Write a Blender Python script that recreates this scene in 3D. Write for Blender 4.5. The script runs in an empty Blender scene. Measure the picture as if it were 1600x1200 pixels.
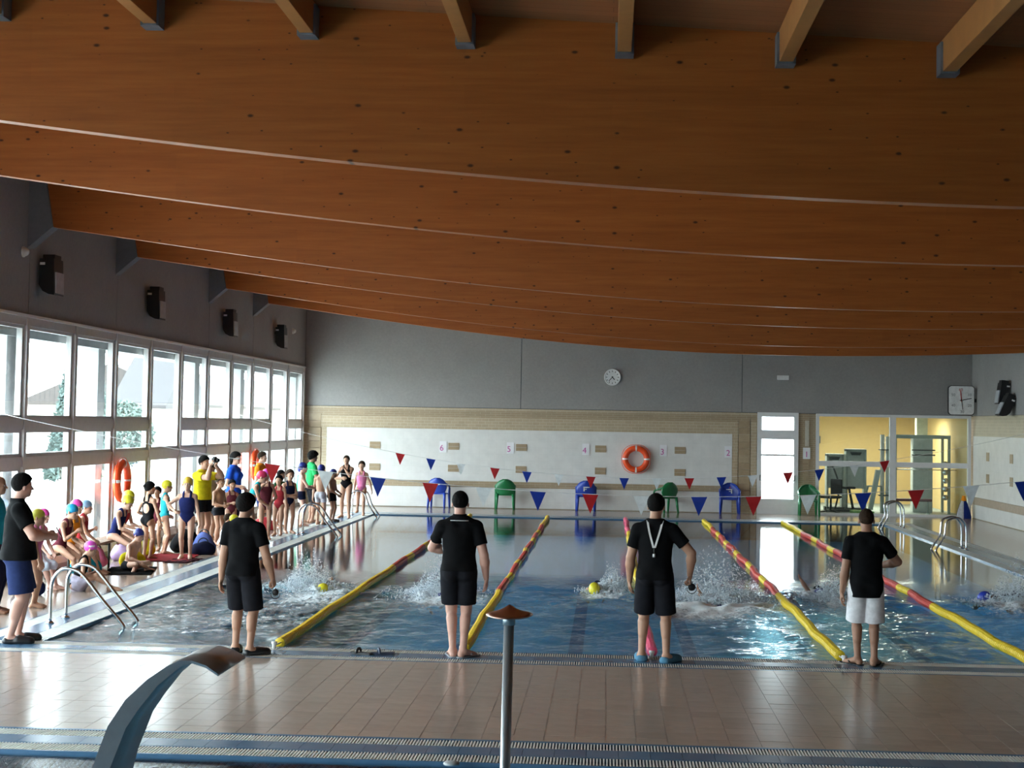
import bpy, bmesh, math, random
import numpy as np
from mathutils import Vector, Matrix
PI = math.pi
random.seed(7); rng = np.random.default_rng(7)
S = bpy.context.scene
COL = S.collection

# ------------------------------------------------------------------ camera
CAMH = 2.5413
yaw, pit, rol, FPX, CX, CY = 0.053, 0.0497, 0.017, 2463.49, 820.74, 537.29
w = np.array([-math.sin(yaw)*math.cos(pit), math.cos(yaw)*math.cos(pit), math.sin(pit)])
r = np.cross(w, [0, 0, 1]); r /= np.linalg.norm(r); u = np.cross(r, w)
r2 = math.cos(rol)*r + math.sin(rol)*u; u2 = -math.sin(rol)*r + math.cos(rol)*u
cam = bpy.data.cameras.new('camera'); camo = bpy.data.objects.new('camera', cam); COL.objects.link(camo)
camo.matrix_world = Matrix(((r2[0], u2[0], -w[0], 0), (r2[1], u2[1], -w[1], 0), (r2[2], u2[2], -w[2], CAMH), (0, 0, 0, 1)))
cam.sensor_width = 36; cam.lens = FPX/1600*36
cam.shift_x = (800-CX)/1600; cam.shift_y = (CY-600)/1600
cam.clip_end = 600; cam.clip_start = .05
S.camera = camo

# ------------------------------------------------------------------ world, exposure
W = bpy.data.worlds.new('World'); S.world = W; W.use_nodes = True
bg = W.node_tree.nodes['Background']; bg.inputs[0].default_value = (.93, .97, 1, 1); bg.inputs[1].default_value = 11.0
S.view_settings.view_transform = 'Standard'; S.view_settings.look = 'None'
S.view_settings.gamma = 1; S.view_settings.use_curve_mapping = False
S.view_settings.exposure = 0.88
S.cycles.use_denoising = True
S.cycles.max_bounces = 10; S.cycles.diffuse_bounces = 4; S.cycles.transparent_max_bounces = 16
S.cycles.caustics_reflective = False; S.cycles.caustics_refractive = False

XL, XR, YW, YB = -8.985, 10.55, 46.36, -5.0      # side walls, far wall, wall behind the camera
PX0, PX1, PY0, PY1 = -6.3, 7.34, 17.55, 42.55     # main pool water
def roofz(x): return 5.787 - .056*x
def portal(name, loc, rot, sx, sy):
    l = bpy.data.lights.new(name, 'AREA'); l.shape = 'RECTANGLE'; l.size = sx; l.size_y = sy; l.cycles.is_portal = True
    o = bpy.data.objects.new(name, l); o.location = loc; o.rotation_euler = rot; COL.objects.link(o)
portal('window_portal', (XL-.12, 23.6, 2.05), (0, -PI/2, 0), 4.0, 45)
portal('door_portal', (4.96, YW+.3, 1.5), (-PI/2, 0, 0), 1.2, 3)

# ------------------------------------------------------------------ materials
MATS = {}
class N:
    def __init__(s, name):
        s.m = bpy.data.materials.new(name); s.m.use_nodes = True; s.nt = s.m.node_tree
        s.b = s.nt.nodes['Principled BSDF']; s.out = s.nt.nodes['Material Output']; s._c = None
    def n(s, t, **k):
        x = s.nt.nodes.new(t)
        for a, v in k.items():
            if a.startswith('i_'): x.inputs[a[2:].replace('_', ' ')].default_value = v
            else: setattr(x, a, v)
        return x
    def l(s, a, b): s.nt.links.new(a, b)
    def coord(s, scale=(1, 1, 1), kind='Object', loc=(0, 0, 0)):
        t = s.n('ShaderNodeTexCoord'); m = s.n('ShaderNodeMapping'); m.inputs['Scale'].default_value = scale; m.inputs['Location'].default_value = loc
        s.l(t.outputs[kind], m.inputs[0]); return m.outputs[0]
    def ramp(s, fac, stops):
        x = s.n('ShaderNodeValToRGB'); e = x.color_ramp.elements
        while len(e) < len(stops): e.new(.5)
        for q, (p, c) in zip(e, stops): q.position = p; q.color = (*c, 1)
        s.l(fac, x.inputs[0]); return x.outputs[0]
    def mix(s, fac, a, b, mode='MIX'):
        x = s.n('ShaderNodeMix', data_type='RGBA', blend_type=mode)
        for i, v in ((0, fac), (6, a), (7, b)):
            if isinstance(v, (int, float)): x.inputs[i].default_value = v
            elif isinstance(v, tuple): x.inputs[i].default_value = (*v, 1)
            else: s.l(v, x.inputs[i])
        return x.outputs[2]
    def bump(s, h, st=.3, dist=.01):
        x = s.n('ShaderNodeBump'); x.inputs['Strength'].default_value = st; x.inputs['Distance'].default_value = dist
        s.l(h, x.inputs['Height']); s.l(x.outputs[0], s.b.inputs['Normal'])
    def noise(s, co, scale, det=4, rough=.6):
        x = s.n('ShaderNodeTexNoise'); x.inputs['Scale'].default_value = scale; x.inputs['Detail'].default_value = det; x.inputs['Roughness'].default_value = rough
        s.l(co, x.inputs[0]); return x.outputs[0]
def mat(name, c, rough=.6, metal=0, var=.12, scale=8, bump=0, spec=.5, coat=0, emit=0):
    if name in MATS: return MATS[name]
    s = N(name); b = s.b
    b.inputs['Roughness'].default_value = rough; b.inputs['Metallic'].default_value = metal; b.inputs['Specular IOR Level'].default_value = spec
    b.inputs['Coat Weight'].default_value = coat
    nz = s.noise(s.coord(), scale)
    a = tuple(x*(1-var) for x in c); d = tuple(min(1, x*(1+var)) for x in c)
    s.l(s.ramp(nz, [(.3, a), (.7, d)]), b.inputs['Base Color'])
    if bump: s.bump(nz, bump)
    if emit:
        b.inputs['Emission Color'].default_value = (*c, 1); b.inputs['Emission Strength'].default_value = emit
    MATS[name] = s.m; return s.m

def m_wood():
    s = N('glulam_wood'); b = s.b
    co = s.coord((.5, 1, 9)); g = s.noise(co, 2.2, 6, .65)
    base = s.ramp(g, [(.25, (.35, .092, .018)), (.5, (.43, .120, .024)), (.75, (.50, .150, .033))])
    br = s.n('ShaderNodeTexBrick'); br.inputs['Scale'].default_value = 1; br.inputs['Brick Width'].default_value = 2.4; br.inputs['Row Height'].default_value = .16
    br.inputs['Mortar Size'].default_value = .0; br.inputs['Color1'].default_value = (.88, .86, .85, 1); br.inputs['Color2'].default_value = (1, 1, 1, 1)
    t = s.n('ShaderNodeTexCoord'); mp = s.n('ShaderNodeMapping'); mp.inputs['Rotation'].default_value = (-PI/2, 0, 0); s.l(t.outputs['Object'], mp.inputs[0]); s.l(mp.outputs[0], br.inputs[0])
    base = s.mix(1.0, base, br.outputs[0], 'MULTIPLY')
    # knots: dark spots in loose clusters, a little longer along the grain
    clus = s.ramp(s.noise(s.coord((.6, 1, 1.3)), 1.1, 2), [(.40, (.2, .2, .2)), (.56, (1, 1, 1))])
    for scl, rad, th0 in ((4.2, .078, .45), (7.0, .062, .52)):
        v = s.n('ShaderNodeTexVoronoi'); v.inputs['Scale'].default_value = scl; v.voronoi_dimensions = '2D'; sx_ = s.n('ShaderNodeSeparateXYZ'); cx_ = s.n('ShaderNodeCombineXYZ'); s.l(s.coord((.55, 1, 1.05), loc=(scl, 0, scl*.7)), sx_.inputs[0]); s.l(sx_.outputs[0], cx_.inputs[0]); s.l(sx_.outputs[2], cx_.inputs[1]); s.l(cx_.outputs[0], v.inputs[0])
        sel = s.n('ShaderNodeSeparateColor'); s.l(v.outputs['Color'], sel.inputs[0])
        pick = s.n('ShaderNodeMath', operation='SUBTRACT'); s.l(sel.outputs[0], pick.inputs[0]); pick.inputs[1].default_value = th0
        cl2 = s.n('ShaderNodeMath', operation='MULTIPLY'); s.l(pick.outputs[0], cl2.inputs[0]); s.l(clus, cl2.inputs[1])
        r0 = s.n('ShaderNodeMath', operation='MULTIPLY'); s.l(cl2.outputs[0], r0.inputs[0]); r0.inputs[1].default_value = rad*5; rd = s.n('ShaderNodeMath', operation='MINIMUM'); s.l(r0.outputs[0], rd.inputs[0]); rd.inputs[1].default_value = rad
        dd = s.n('ShaderNodeMath', operation='SUBTRACT'); s.l(rd.outputs[0], dd.inputs[0]); s.l(v.outputs['Distance'], dd.inputs[1])
        k = s.ramp(dd.outputs[0], [(0, (0, 0, 0)), (.045, (1, 1, 1))])
        base = s.mix(k, base, (.075, .018, .006))
    s.l(base, b.inputs['Base Color'])
    b.inputs['Roughness'].default_value = .45; b.inputs['Specular IOR Level'].default_value = .4
    return s.m
def m_concrete(name, c1, c2):
    s = N(name); co = s.coord(); a = s.noise(co, .8, 5); f = s.noise(co, 14, 6, .75)
    c = s.mix(.55, s.ramp(a, [(.3, c1), (.7, c2)]), s.ramp(f, [(.3, c1), (.7, c2)]))
    s.l(c, s.b.inputs['Base Color']); s.b.inputs['Roughness'].default_value = .85; s.bump(f, .25, .02); return s.m
def m_brick(name, c1, c2, mortar, bw, rh, ms=.02, rough=.4, kind='xy', off=.5, bump=.3):
    s = N(name); t = s.n('ShaderNodeTexCoord'); m = s.n('ShaderNodeMapping'); s.l(t.outputs['Object'], m.inputs[0])
    sp = s.n('ShaderNodeSeparateXYZ'); cb = s.n('ShaderNodeCombineXYZ'); s.l(m.outputs[0], sp.inputs[0])
    ax = {'xy': (0, 1), 'xz': (0, 2), 'yz': (1, 2)}[kind]
    s.l(sp.outputs[ax[0]], cb.inputs[0]); s.l(sp.outputs[ax[1]], cb.inputs[1])
    br = s.n('ShaderNodeTexBrick', offset=off); s.l(cb.outputs[0], br.inputs[0])
    for nm, v in (('Color1', (*c1, 1)), ('Color2', (*c2, 1)), ('Mortar', (*mortar, 1)), ('Scale', 1), ('Mortar Size', ms), ('Brick Width', bw), ('Row Height', rh), ('Mortar Smooth', .1)): br.inputs[nm].default_value = v
    nz = s.ramp(s.noise(m.outputs[0], 3, 5), [(.3, (.93, .93, .93)), (.7, (1.04, 1.04, 1.04))])
    s.l(s.mix(1.0, br.outputs[0], nz, 'MULTIPLY'), s.b.inputs['Base Color']); s.b.inputs['Roughness'].default_value = rough
    inv = s.n('ShaderNodeMath', operation='SUBTRACT'); inv.inputs[0].default_value = 1; s.l(br.outputs[1], inv.inputs[1]); s.bump(inv.outputs[0], bump, .004)
    return s.m
def schlick(s, f0):
    lw = s.n('ShaderNodeLayerWeight'); lw.inputs[0].default_value = .5
    p = s.n('ShaderNodeMath', operation='POWER'); s.l(lw.outputs['Facing'], p.inputs[0]); p.inputs[1].default_value = 5
    m = s.n('ShaderNodeMath', operation='MULTIPLY_ADD'); s.l(p.outputs[0], m.inputs[0]); m.inputs[1].default_value = 1-f0; m.inputs[2].default_value = f0
    return lw, m.outputs[0]
def m_glass(name, tint=(.9, .97, .98), rough=0.0):
    s = N(name); s.nt.nodes.remove(s.b)
    tr = s.n('ShaderNodeBsdfTransparent'); tr.inputs[0].default_value = (*tint, 1)
    gl = s.n('ShaderNodeBsdfGlossy'); gl.inputs['Roughness'].default_value = rough
    fr = schlick(s, .05); mx = s.n('ShaderNodeMixShader')
    s.l(fr[1], mx.inputs[0]); s.l(tr.outputs[0], mx.inputs[1]); s.l(gl.outputs[0], mx.inputs[2]); s.l(mx.outputs[0], s.out.inputs[0]); return s.m
def m_water(name, tint, foam=True, st=.8):
    s = N(name); s.nt.nodes.remove(s.b)
    tr = s.n('ShaderNodeBsdfTransparent'); tr.inputs[0].default_value = (*tint, 1)
    gl = s.n('ShaderNodeBsdfGlossy'); gl.inputs['Roughness'].default_value = .015
    fr = schlick(s, .025); mx = s.n('ShaderNodeMixShader')
    co = s.coord((1, 1, 1)); nz = s.noise(co, 7, 5, .65); bp = s.n('ShaderNodeBump')
    # ripples are strong where the swimmers stir the water and fade towards the far end
    sp = s.n('ShaderNodeSeparateXYZ'); s.l(co, sp.inputs[0])
    mr = s.n('ShaderNodeMapRange'); s.l(sp.outputs[1], mr.inputs[0])
    for i, v in zip((1, 2, 3, 4), (23.5, 27.0, st, st*.035)): mr.inputs[i].default_value = v
    s.l(mr.outputs[0], bp.inputs['Strength']); bp.inputs['Distance'].default_value = .05; s.l(nz, bp.inputs['Height'])
    for q in (gl, fr[0]): s.l(bp.outputs[0], q.inputs['Normal'])
    s.l(fr[1], mx.inputs[0]); s.l(tr.outputs[0], mx.inputs[1]); s.l(gl.outputs[0], mx.inputs[2])
    if foam:
        at = s.n('ShaderNodeAttribute', attribute_name='foam'); fn = s.noise(s.coord((1, .8, 1)), 17, 9, .78)
        ad = s.n('ShaderNodeMath', operation='ADD'); s.l(at.outputs['Fac'], ad.inputs[0]); s.l(fn, ad.inputs[1])
        fac = s.ramp(ad.outputs[0], [(.80, (0, 0, 0)), (1.0, (1, 1, 1))])
        df = s.n('ShaderNodeBsdfDiffuse'); df.inputs[0].default_value = (.82, .88, .92, 1)
        m2 = s.n('ShaderNodeMixShader'); s.l(fac, m2.inputs[0]); s.l(mx.outputs[0], m2.inputs[1]); s.l(df.outputs[0], m2.inputs[2]); s.l(m2.outputs[0], s.out.inputs[0])
    else: s.l(mx.outputs[0], s.out.inputs[0])
    return s.m
WOOD = m_wood()
CONC = m_concrete('grey_concrete', (.275, .265, .262), (.365, .352, .345))
BRACK = m_concrete('bracket_concrete', (.17, .18, .20), (.24, .25, .275))
PURL = mat('purlin_wood', (.42, .17, .05), .5, scale=3)
BOARD = m_brick('roof_boards', (.30, .105, .036), (.35, .125, .043), (.24, .08, .028), 3.0, .14, .005, .6, 'xy', .5, .3)
ALU = mat('window_aluminium', (.55, .53, .53), .4, .0, .05)
ALUW = mat('white_aluminium', (.8, .8, .8), .4, 0, .03)
GLASS = m_glass('window_glass')
GLASS2 = m_glass('gym_glass', (.84, .92, .90))
TILEB = m_brick('beige_wall_tile', (.50, .40, .27), (.46, .36, .24), (.58, .50, .37), .2, .085, .006, .45, 'xz')
TILEBD = m_brick('tan_wall_tile', (.40, .30, .19), (.37, .275, .175), (.5, .42, .3), .3, .06, .006, .45, 'xz')
TILEBY = m_brick('beige_side_tile', (.50, .42, .30), (.46, .385, .27), (.56, .5, .38), .2, .085, .006, .45, 'yz')
TILEW = m_brick('white_wall_tile', (.74, .73, .71), (.76, .75, .73), (.70, .69, .67), .25, .2, .003, .35, 'xz', 0, .1)
TILEWY = m_brick('white_side_tile', (.74, .73, .71), (.76, .75, .73), (.70, .69, .67), .25, .2, .003, .35, 'yz', 0, .1)
DECK = m_brick('deck_tile_far', (.36, .27, .215), (.33, .25, .20), (.27, .22, .18), .25, .25, .004, .16, 'xy', 0, .12)
GROUT = mat('grout', (.38, .315, .27), .8)
BROWN = [mat('brown_tile_%d' % i, c, .20, 0, .06, 6) for i, c in enumerate([(.43, .345, .29), (.405, .322, .27), (.455, .36, .30)])]
BLUE = [mat('blue_tile_%d' % i, c, .25, 0, .08, 6) for i, c in enumerate([(.085, .175, .29), (.075, .155, .265), (.10, .195, .31)])]
GRATE = mat('grating_white', (.74, .74, .70), .5)
GUT = mat('gutter_dark', (.035, .05, .07), .6)
BASIN = m_brick('pool_mosaic', (.035, .30, .58), (.045, .34, .64), (.10, .40, .66), .25, .125, .004, .3, 'xy', .5, .1)
BASINV = mat('pool_wall_mosaic', (.06, .35, .64), .3)
LINE = mat('lane_marking', (.02, .12, .30), .4)
KBASIN = mat('kids_pool_mosaic', (.30, .58, .78), .3)
WATER = m_water('pool_water', (.66, .92, .98))
WATER2 = m_water('kids_pool_water', (.8, .93, .97), False, .2)
STEEL = mat('stainless_steel', (.66, .68, .70), .24, 1, .04)
PIPE = mat('dull_steel_pipe', (.40, .43, .46), .38, .55, .04)
BRUSH = mat('brushed_steel', (.36, .37, .39), .36, .35, .06, 20)
ORANGE = mat('orange_plastic', (.85, .09, .02), .4)
WHITE = mat('white_plastic', (.8, .8, .8), .4)
BLACK = mat('black_plastic', (.012, .012, .014), .45)
RED = mat('red_plastic', (.60, .065, .05), .45); YEL = mat('yellow_plastic', (.86, .62, .03), .45); PINK = mat('pink_plastic', (.80, .10, .20), .45)
CBLUE = mat('blue_chair_plastic', (.015, .05, .36), .35); CGRN = mat('green_chair_plastic', (.01, .17, .055), .35)

# ------------------------------------------------------------------ mesh helpers
def obj(name, bm_or_mesh, m, parent=None, smooth=False, loc=None):
    if isinstance(bm_or_mesh, bmesh.types.BMesh):
        bmesh.ops.recalc_face_normals(bm_or_mesh, faces=bm_or_mesh.faces)
        me = bpy.data.meshes.new(name); bm_or_mesh.to_mesh(me); bm_or_mesh.free()
    else: me = bm_or_mesh
    if m is not None and len(me.materials) == 0:
        for q in (m if isinstance(m, (list, tuple)) else [m]): me.materials.append(q)
    if smooth and len(me.polygons): me.polygons.foreach_set('use_smooth', [True]*len(me.polygons))
    o = bpy.data.objects.new(name, me); COL.objects.link(o)
    if parent is not None: o.parent = parent
    if loc is not None: o.location = loc
    return o
def tag(o, label=None, cat=None, group=None, kind=None):
    if label: o['label'] = label
    if cat: o['category'] = cat
    if group: o['group'] = group
    if kind: o['kind'] = kind
    return o
def empty(name, loc=(0, 0, 0), rz=0):
    o = bpy.data.objects.new(name, None); o.empty_display_size = .1; o.location = loc; o.rotation_euler = (0, 0, rz); COL.objects.link(o); return o
def BM(): return bmesh.new()
def box(bm, x0, x1, y0, y1, z0, z1, mi=0, bev=0):
    v = [bm.verts.new(p) for p in ((x0, y0, z0), (x1, y0, z0), (x1, y1, z0), (x0, y1, z0), (x0, y0, z1), (x1, y0, z1), (x1, y1, z1), (x0, y1, z1))]
    fs = [bm.faces.new([v[i] for i in f]) for f in ((3, 2, 1, 0), (4, 5, 6, 7), (0, 1, 5, 4), (1, 2, 6, 5), (2, 3, 7, 6), (3, 0, 4, 7))]
    for f in fs: f.material_index = mi
    if bev:
        es = list({e for f in fs for e in f.edges})
        bmesh.ops.bevel(bm, geom=es, offset=bev, segments=2, affect='EDGES', profile=.7)
    return bm
def boxm(*a, **k): return box(BM(), *a, **k)
def frame_of(d):
    d = Vector(d).normalized(); a = Vector((0, 0, 1)) if abs(d.z) < .9 else Vector((1, 0, 0))
    x = a.cross(d).normalized(); return x, d.cross(x)
def tube(bm, pts, r, n=10, mi=0, caps=True, closed=False):
    pts = [Vector(p) for p in pts]; R = r if isinstance(r, (list, tuple)) else [r]*len(pts); rings = []; px = None
    for i, p in enumerate(pts):
        if closed: d = pts[(i+1) % len(pts)]-pts[i-1]
        else: d = pts[min(i+1, len(pts)-1)]-pts[max(i-1, 0)]
        d.normalize()
        if px is None: px, py = frame_of(d)
        else: px = (px-d*px.dot(d)).normalized(); py = d.cross(px)
        rings.append([bm.verts.new(p+R[i]*(math.cos(2*PI*j/n)*px+math.sin(2*PI*j/n)*py)) for j in range(n)])
    L = len(rings)
    for i in range(L if closed else L-1):
        for j in range(n):
            f = bm.faces.new((rings[i][j], rings[i][(j+1) % n], rings[(i+1) % L][(j+1) % n], rings[(i+1) % L][j])); f.material_index = mi; f.smooth = True
    if caps and not closed:
        for q in (rings[0], rings[-1]): bm.faces.new(q).material_index = mi
    return bm
def lathe(bm, prof, n=16, mi=0, M=None):
    rings = []
    for rr, z in prof:
        rings.append([bm.verts.new((M or Matrix()) @ Vector((rr*math.cos(2*PI*j/n), rr*math.sin(2*PI*j/n), z))) for j in range(n)])
    for a, b in zip(rings, rings[1:]):
        for j in range(n):
            f = bm.faces.new((a[j], a[(j+1) % n], b[(j+1) % n], b[j])); f.material_index = mi; f.smooth = True
    for q in (rings[0], rings[-1]): bm.faces.new(q).material_index = mi
    return bm
def prism(bm, poly, axis, a, b, mi=0):
    """polygon in the plane across axis, extruded from a to b"""
    def P(p, t): return {0: (t, p[0], p[1]), 1: (p[0], t, p[1]), 2: (p[0], p[1], t)}[axis]
    A = [bm.verts.new(P(p, a)) for p in poly]; B = [bm.verts.new(P(p, b)) for p in poly]; n = len(poly)
    fs = [bm.faces.new(A[::-1]), bm.faces.new(B)]+[bm.faces.new((A[i], A[(i+1) % n], B[(i+1) % n], B[i])) for i in range(n)]
    for f in fs: f.material_index = mi
    return bm
def arc(c, r, a0, a1, n, plane='xz'):
    out = []
    for i in range(n+1):
        t = a0+(a1-a0)*i/n; x, y = r*math.cos(t), r*math.sin(t)
        out.append((c[0]+x, c[1], c[2]+y) if plane == 'xz' else (c[0]+x, c[1]+y, c[2]) if plane == 'xy' else (c[0], c[1]+x, c[2]+y))
    return out
def bez(pts, n=24):
    """Catmull-Rom through pts"""
    P = [Vector(p) for p in pts]; P = [2*P[0]-P[1]]+P+[2*P[-1]-P[-2]]; out = []
    for i in range(1, len(P)-2):
        for k in range(n):
            t = k/n; a, b, c, d = P[i-1:i+3]
            out.append(.5*((2*b)+(c-a)*t+(2*a-5*b+4*c-d)*t*t+(3*b-a-3*c+d)*t**3))
    out.append(P[-2]); return out
def text(name, body, size, loc, rot, m, parent=None, depth=.004):
    cu = bpy.data.curves.new(name, 'FONT'); cu.body = body; cu.size = size; cu.align_x = 'CENTER'; cu.align_y = 'CENTER'; cu.extrude = depth
    t = bpy.data.objects.new(name, cu); COL.objects.link(t)
    me = bpy.data.meshes.new_from_object(t.evaluated_get(bpy.context.evaluated_depsgraph_get())); bpy.data.objects.remove(t); bpy.data.curves.remove(cu)
    me.name = name; me.materials.clear(); o = obj(name, me, m, parent); o.location = loc; o.rotation_euler = rot; return o
def struct(name, bm, m, parent=None, **k):
    o = obj(name, bm, m, parent, **k)
    if parent is None: o['kind'] = 'structure'
    return o
# ------------------------------------------------------------------ floor, pool edges
def boxes(name, arr, m, parent=None, kind=None):
    """many separate small boxes in one mesh: rows of (x0,x1,y0,y1,z0,z1)"""
    A = np.asarray(arr, float); n = len(A)
    V = np.stack([np.stack([A[:, i], A[:, 2+j], A[:, 4+k]], 1) for i, j, k in ((0, 0, 0), (1, 0, 0), (1, 1, 0), (0, 1, 0), (0, 0, 1), (1, 0, 1), (1, 1, 1), (0, 1, 1))], 1).reshape(-1, 3)
    F = np.array([(4, 5, 6, 7), (0, 1, 5, 4), (1, 2, 6, 5), (2, 3, 7, 6), (3, 0, 4, 7)])
    Fa = (F[None]+8*np.arange(n)[:, None, None]).reshape(-1, 4)
    me = bpy.data.meshes.new(name); me.from_pydata(V.tolist(), [], Fa.tolist()); o = obj(name, me, m, parent)
    if kind: o['kind'] = kind
    return o
KY1, DY0, DY1 = 11.87, 12.72, 16.70          # kids' pool edge, near deck
OX0, OX1, OY1 = PX0-.85, PX1+.85, PY1+.85      # outer rim of the main pool edge
floor = BM()
box(floor, XL-.1, XR+.1, DY0, DY1, -.35, -.0045, 1)
box(floor, XL-.1, OX0, DY1, YW+.1, -.35, 0); box(floor, OX1, XR+.1, DY1, YW+.1, -.35, 0); box(floor, OX0, OX1, OY1, YW+.1, -.35, 0)
box(floor, XL-.1, XR+.1, YB, 2.0, -.35, 0); box(floor, XL-.1, -8.0, 2.0, DY0, -.35, 0); box(floor, 8.0, XR+.1, 2.0, DY0, -.35, 0)
floor = struct('floor', floor, [DECK, GROUT])
TP = .2487
tile_mesh = []
for i in range(3):
    b = boxm(-TP/2+.002, TP/2-.002, -TP/2+.002, TP/2-.002, -.012, 0)
    me = bpy.data.meshes.new('tile'); b.to_mesh(me); b.free(); me.materials.append(BROWN[i]); tile_mesh.append(me)
def inview(x, y, z=0, pad=20):
    v = np.array([x, y, z-CAMH]); d = v@w
    if d < .5: return False
    px, py = CX+FPX*(v@r2)/d, CY-FPX*(v@u2)/d
    return -pad < px < 1600+pad and -pad < py < 1200+pad
rest = []; cnt = 0
for j in range(16):
    for i in range(79):
        x = XL+.05+TP*(i+.5); y = DY0+TP*(j+.5)
        if x > XR: continue
        if cnt < 296 and inview(x, y, 0, 10):
            o = obj('tile', tile_mesh[random.choice((0, 0, 1, 2))], None, floor); o.location = (x, y, random.uniform(-.0012, .0006)); cnt += 1
        else: rest.append((x-TP/2+.002, x+TP/2-.002, y-TP/2+.002, y+TP/2-.002, -.012, random.uniform(-.001, .0005)))
boxes('tile_field', rest, BROWN[0], floor, 'stuff')

def edge(name, a, b, t0, t1, along, parts=True):
    """overflow edge: two gratings with a row of blue tiles between; along 'x' or 'y' from a to b; t0 = water side, t1 = deck side"""
    s = 1 if t1 > t0 else -1; T = lambda q: t0+s*q
    def bx_(p0, p1, q0, q1, z0, z1):
        q0, q1 = sorted((T(q0), T(q1)))
        return (p0, p1, q0, q1, z0, z1) if along == 'x' else (q0, q1, p0, p1, z0, z1)
    bm = BM(); box(bm, *bx_(a, b, 0, .85, -.5, -.04)); root = struct(name, bm, GUT)
    boxes('kerb', [bx_(a, b, 0, .022, -.04, -.002), bx_(a, b, .80, .85, -.04, 0), bx_(a, b, .268, .292, -.04, -.001), bx_(a, b, .548, .57, -.04, -.001)], BLUE[0], root)
    sl = []
    for q0, q1 in ((.022, .268), (.57, .80)):
        p = a
        while p < b: sl.append(bx_(p, p+.0125, q0, q1, -.03, -.002)); p += .025
    boxes('grating', sl, GRATE, root, 'stuff')
    row = []; p = a; n = 0; shared = None
    while p < b-.01:
        e = min(p+.246, b); c = (p+e)/2
        vis = parts and (inview(c, T(.42), 0, 15) if along == 'x' else inview(T(.42), c, 0, 15))
        if vis and n < 150:
            if shared is None:
                g = bx_(-.1215, .1215, .295, .545, -.04, 0); shared = []
                for mi in range(3):
                    bb = boxm(*g); me = bpy.data.meshes.new('blue_tile'); bb.to_mesh(me); bb.free(); me.materials.append(BLUE[mi]); shared.append(me)
            o = obj('blue_tile', random.choice(shared), None, root); o.location = (c, 0, 0) if along == 'x' else (0, c, 0); n += 1
        else: row.append(bx_(p+.0015, e-.0015, .295, .545, -.04, 0))
        p = e
    if row: boxes('blue_tile_row', row, BLUE[1], root, 'stuff')
    return root
edge('pool_edge_near', OX0, OX1, PY0, DY1, 'x')
edge('pool_edge_far', OX0, OX1, PY1, OY1, 'x', False)
edge('pool_edge_left', PY0, PY1, PX0, OX0, 'y', False)
edge('pool_edge_right', PY0, PY1, PX1, OX1, 'y', False)
edge('kids_pool_edge', -8.0, 8.0, KY1, DY0, 'x')

# ------------------------------------------------------------------ basins and water
b = BM()
box(b, PX0, PX1, PY0, PY1, -1.75, -1.6, 0)
box(b, PX0-.15, PX0, PY0, PY1, -1.75, -.05, 1); box(b, PX1, PX1+.15, PY0, PY1, -1.75, -.05, 1)
box(b, PX0-.15, PX1+.15, PY0-.15, PY0, -1.75, -.05, 1); box(b, PX0-.15, PX1+.15, PY1, PY1+.15, -1.75, -.05, 1)
basin = struct('pool_basin', b, [BASIN, BASINV])
LX0, LW = -3.647, 2.082
for i in range(6):
    x = LX0+LW*(i-.5)
    bb = boxm(x-.13, x+.13, PY0+1.5, PY1-1.5, -1.602, -1.598); box(bb, x-.5, x+.5, PY0+1.5, PY0+1.76, -1.602, -1.598); box(bb, x-.5, x+.5, PY1-1.76, PY1-1.5, -1.602, -1.598)
    obj('lane_line', bb, LINE, basin)
b = BM(); box(b, -8, 8, 2, KY1, -.75, -.6); box(b, -8.1, -8, 2, KY1, -.75, -.05); box(b, 8, 8.1, 2, KY1, -.75, -.05); box(b, -8, 8, KY1, KY1+.1, -.75, -.05); box(b, -8, 8, 1.9, 2, -.75, -.05)
struct('kids_pool_basin', b, KBASIN)
SWIM = [(-4.3, 23.3, .9), (-2.35, 23.0, .95), (-.1, 23.9, .8), (1.62, 23.1, 1.35), (3.4, 24.1, .95), (6.05, 23.9, 1.1)]
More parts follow.
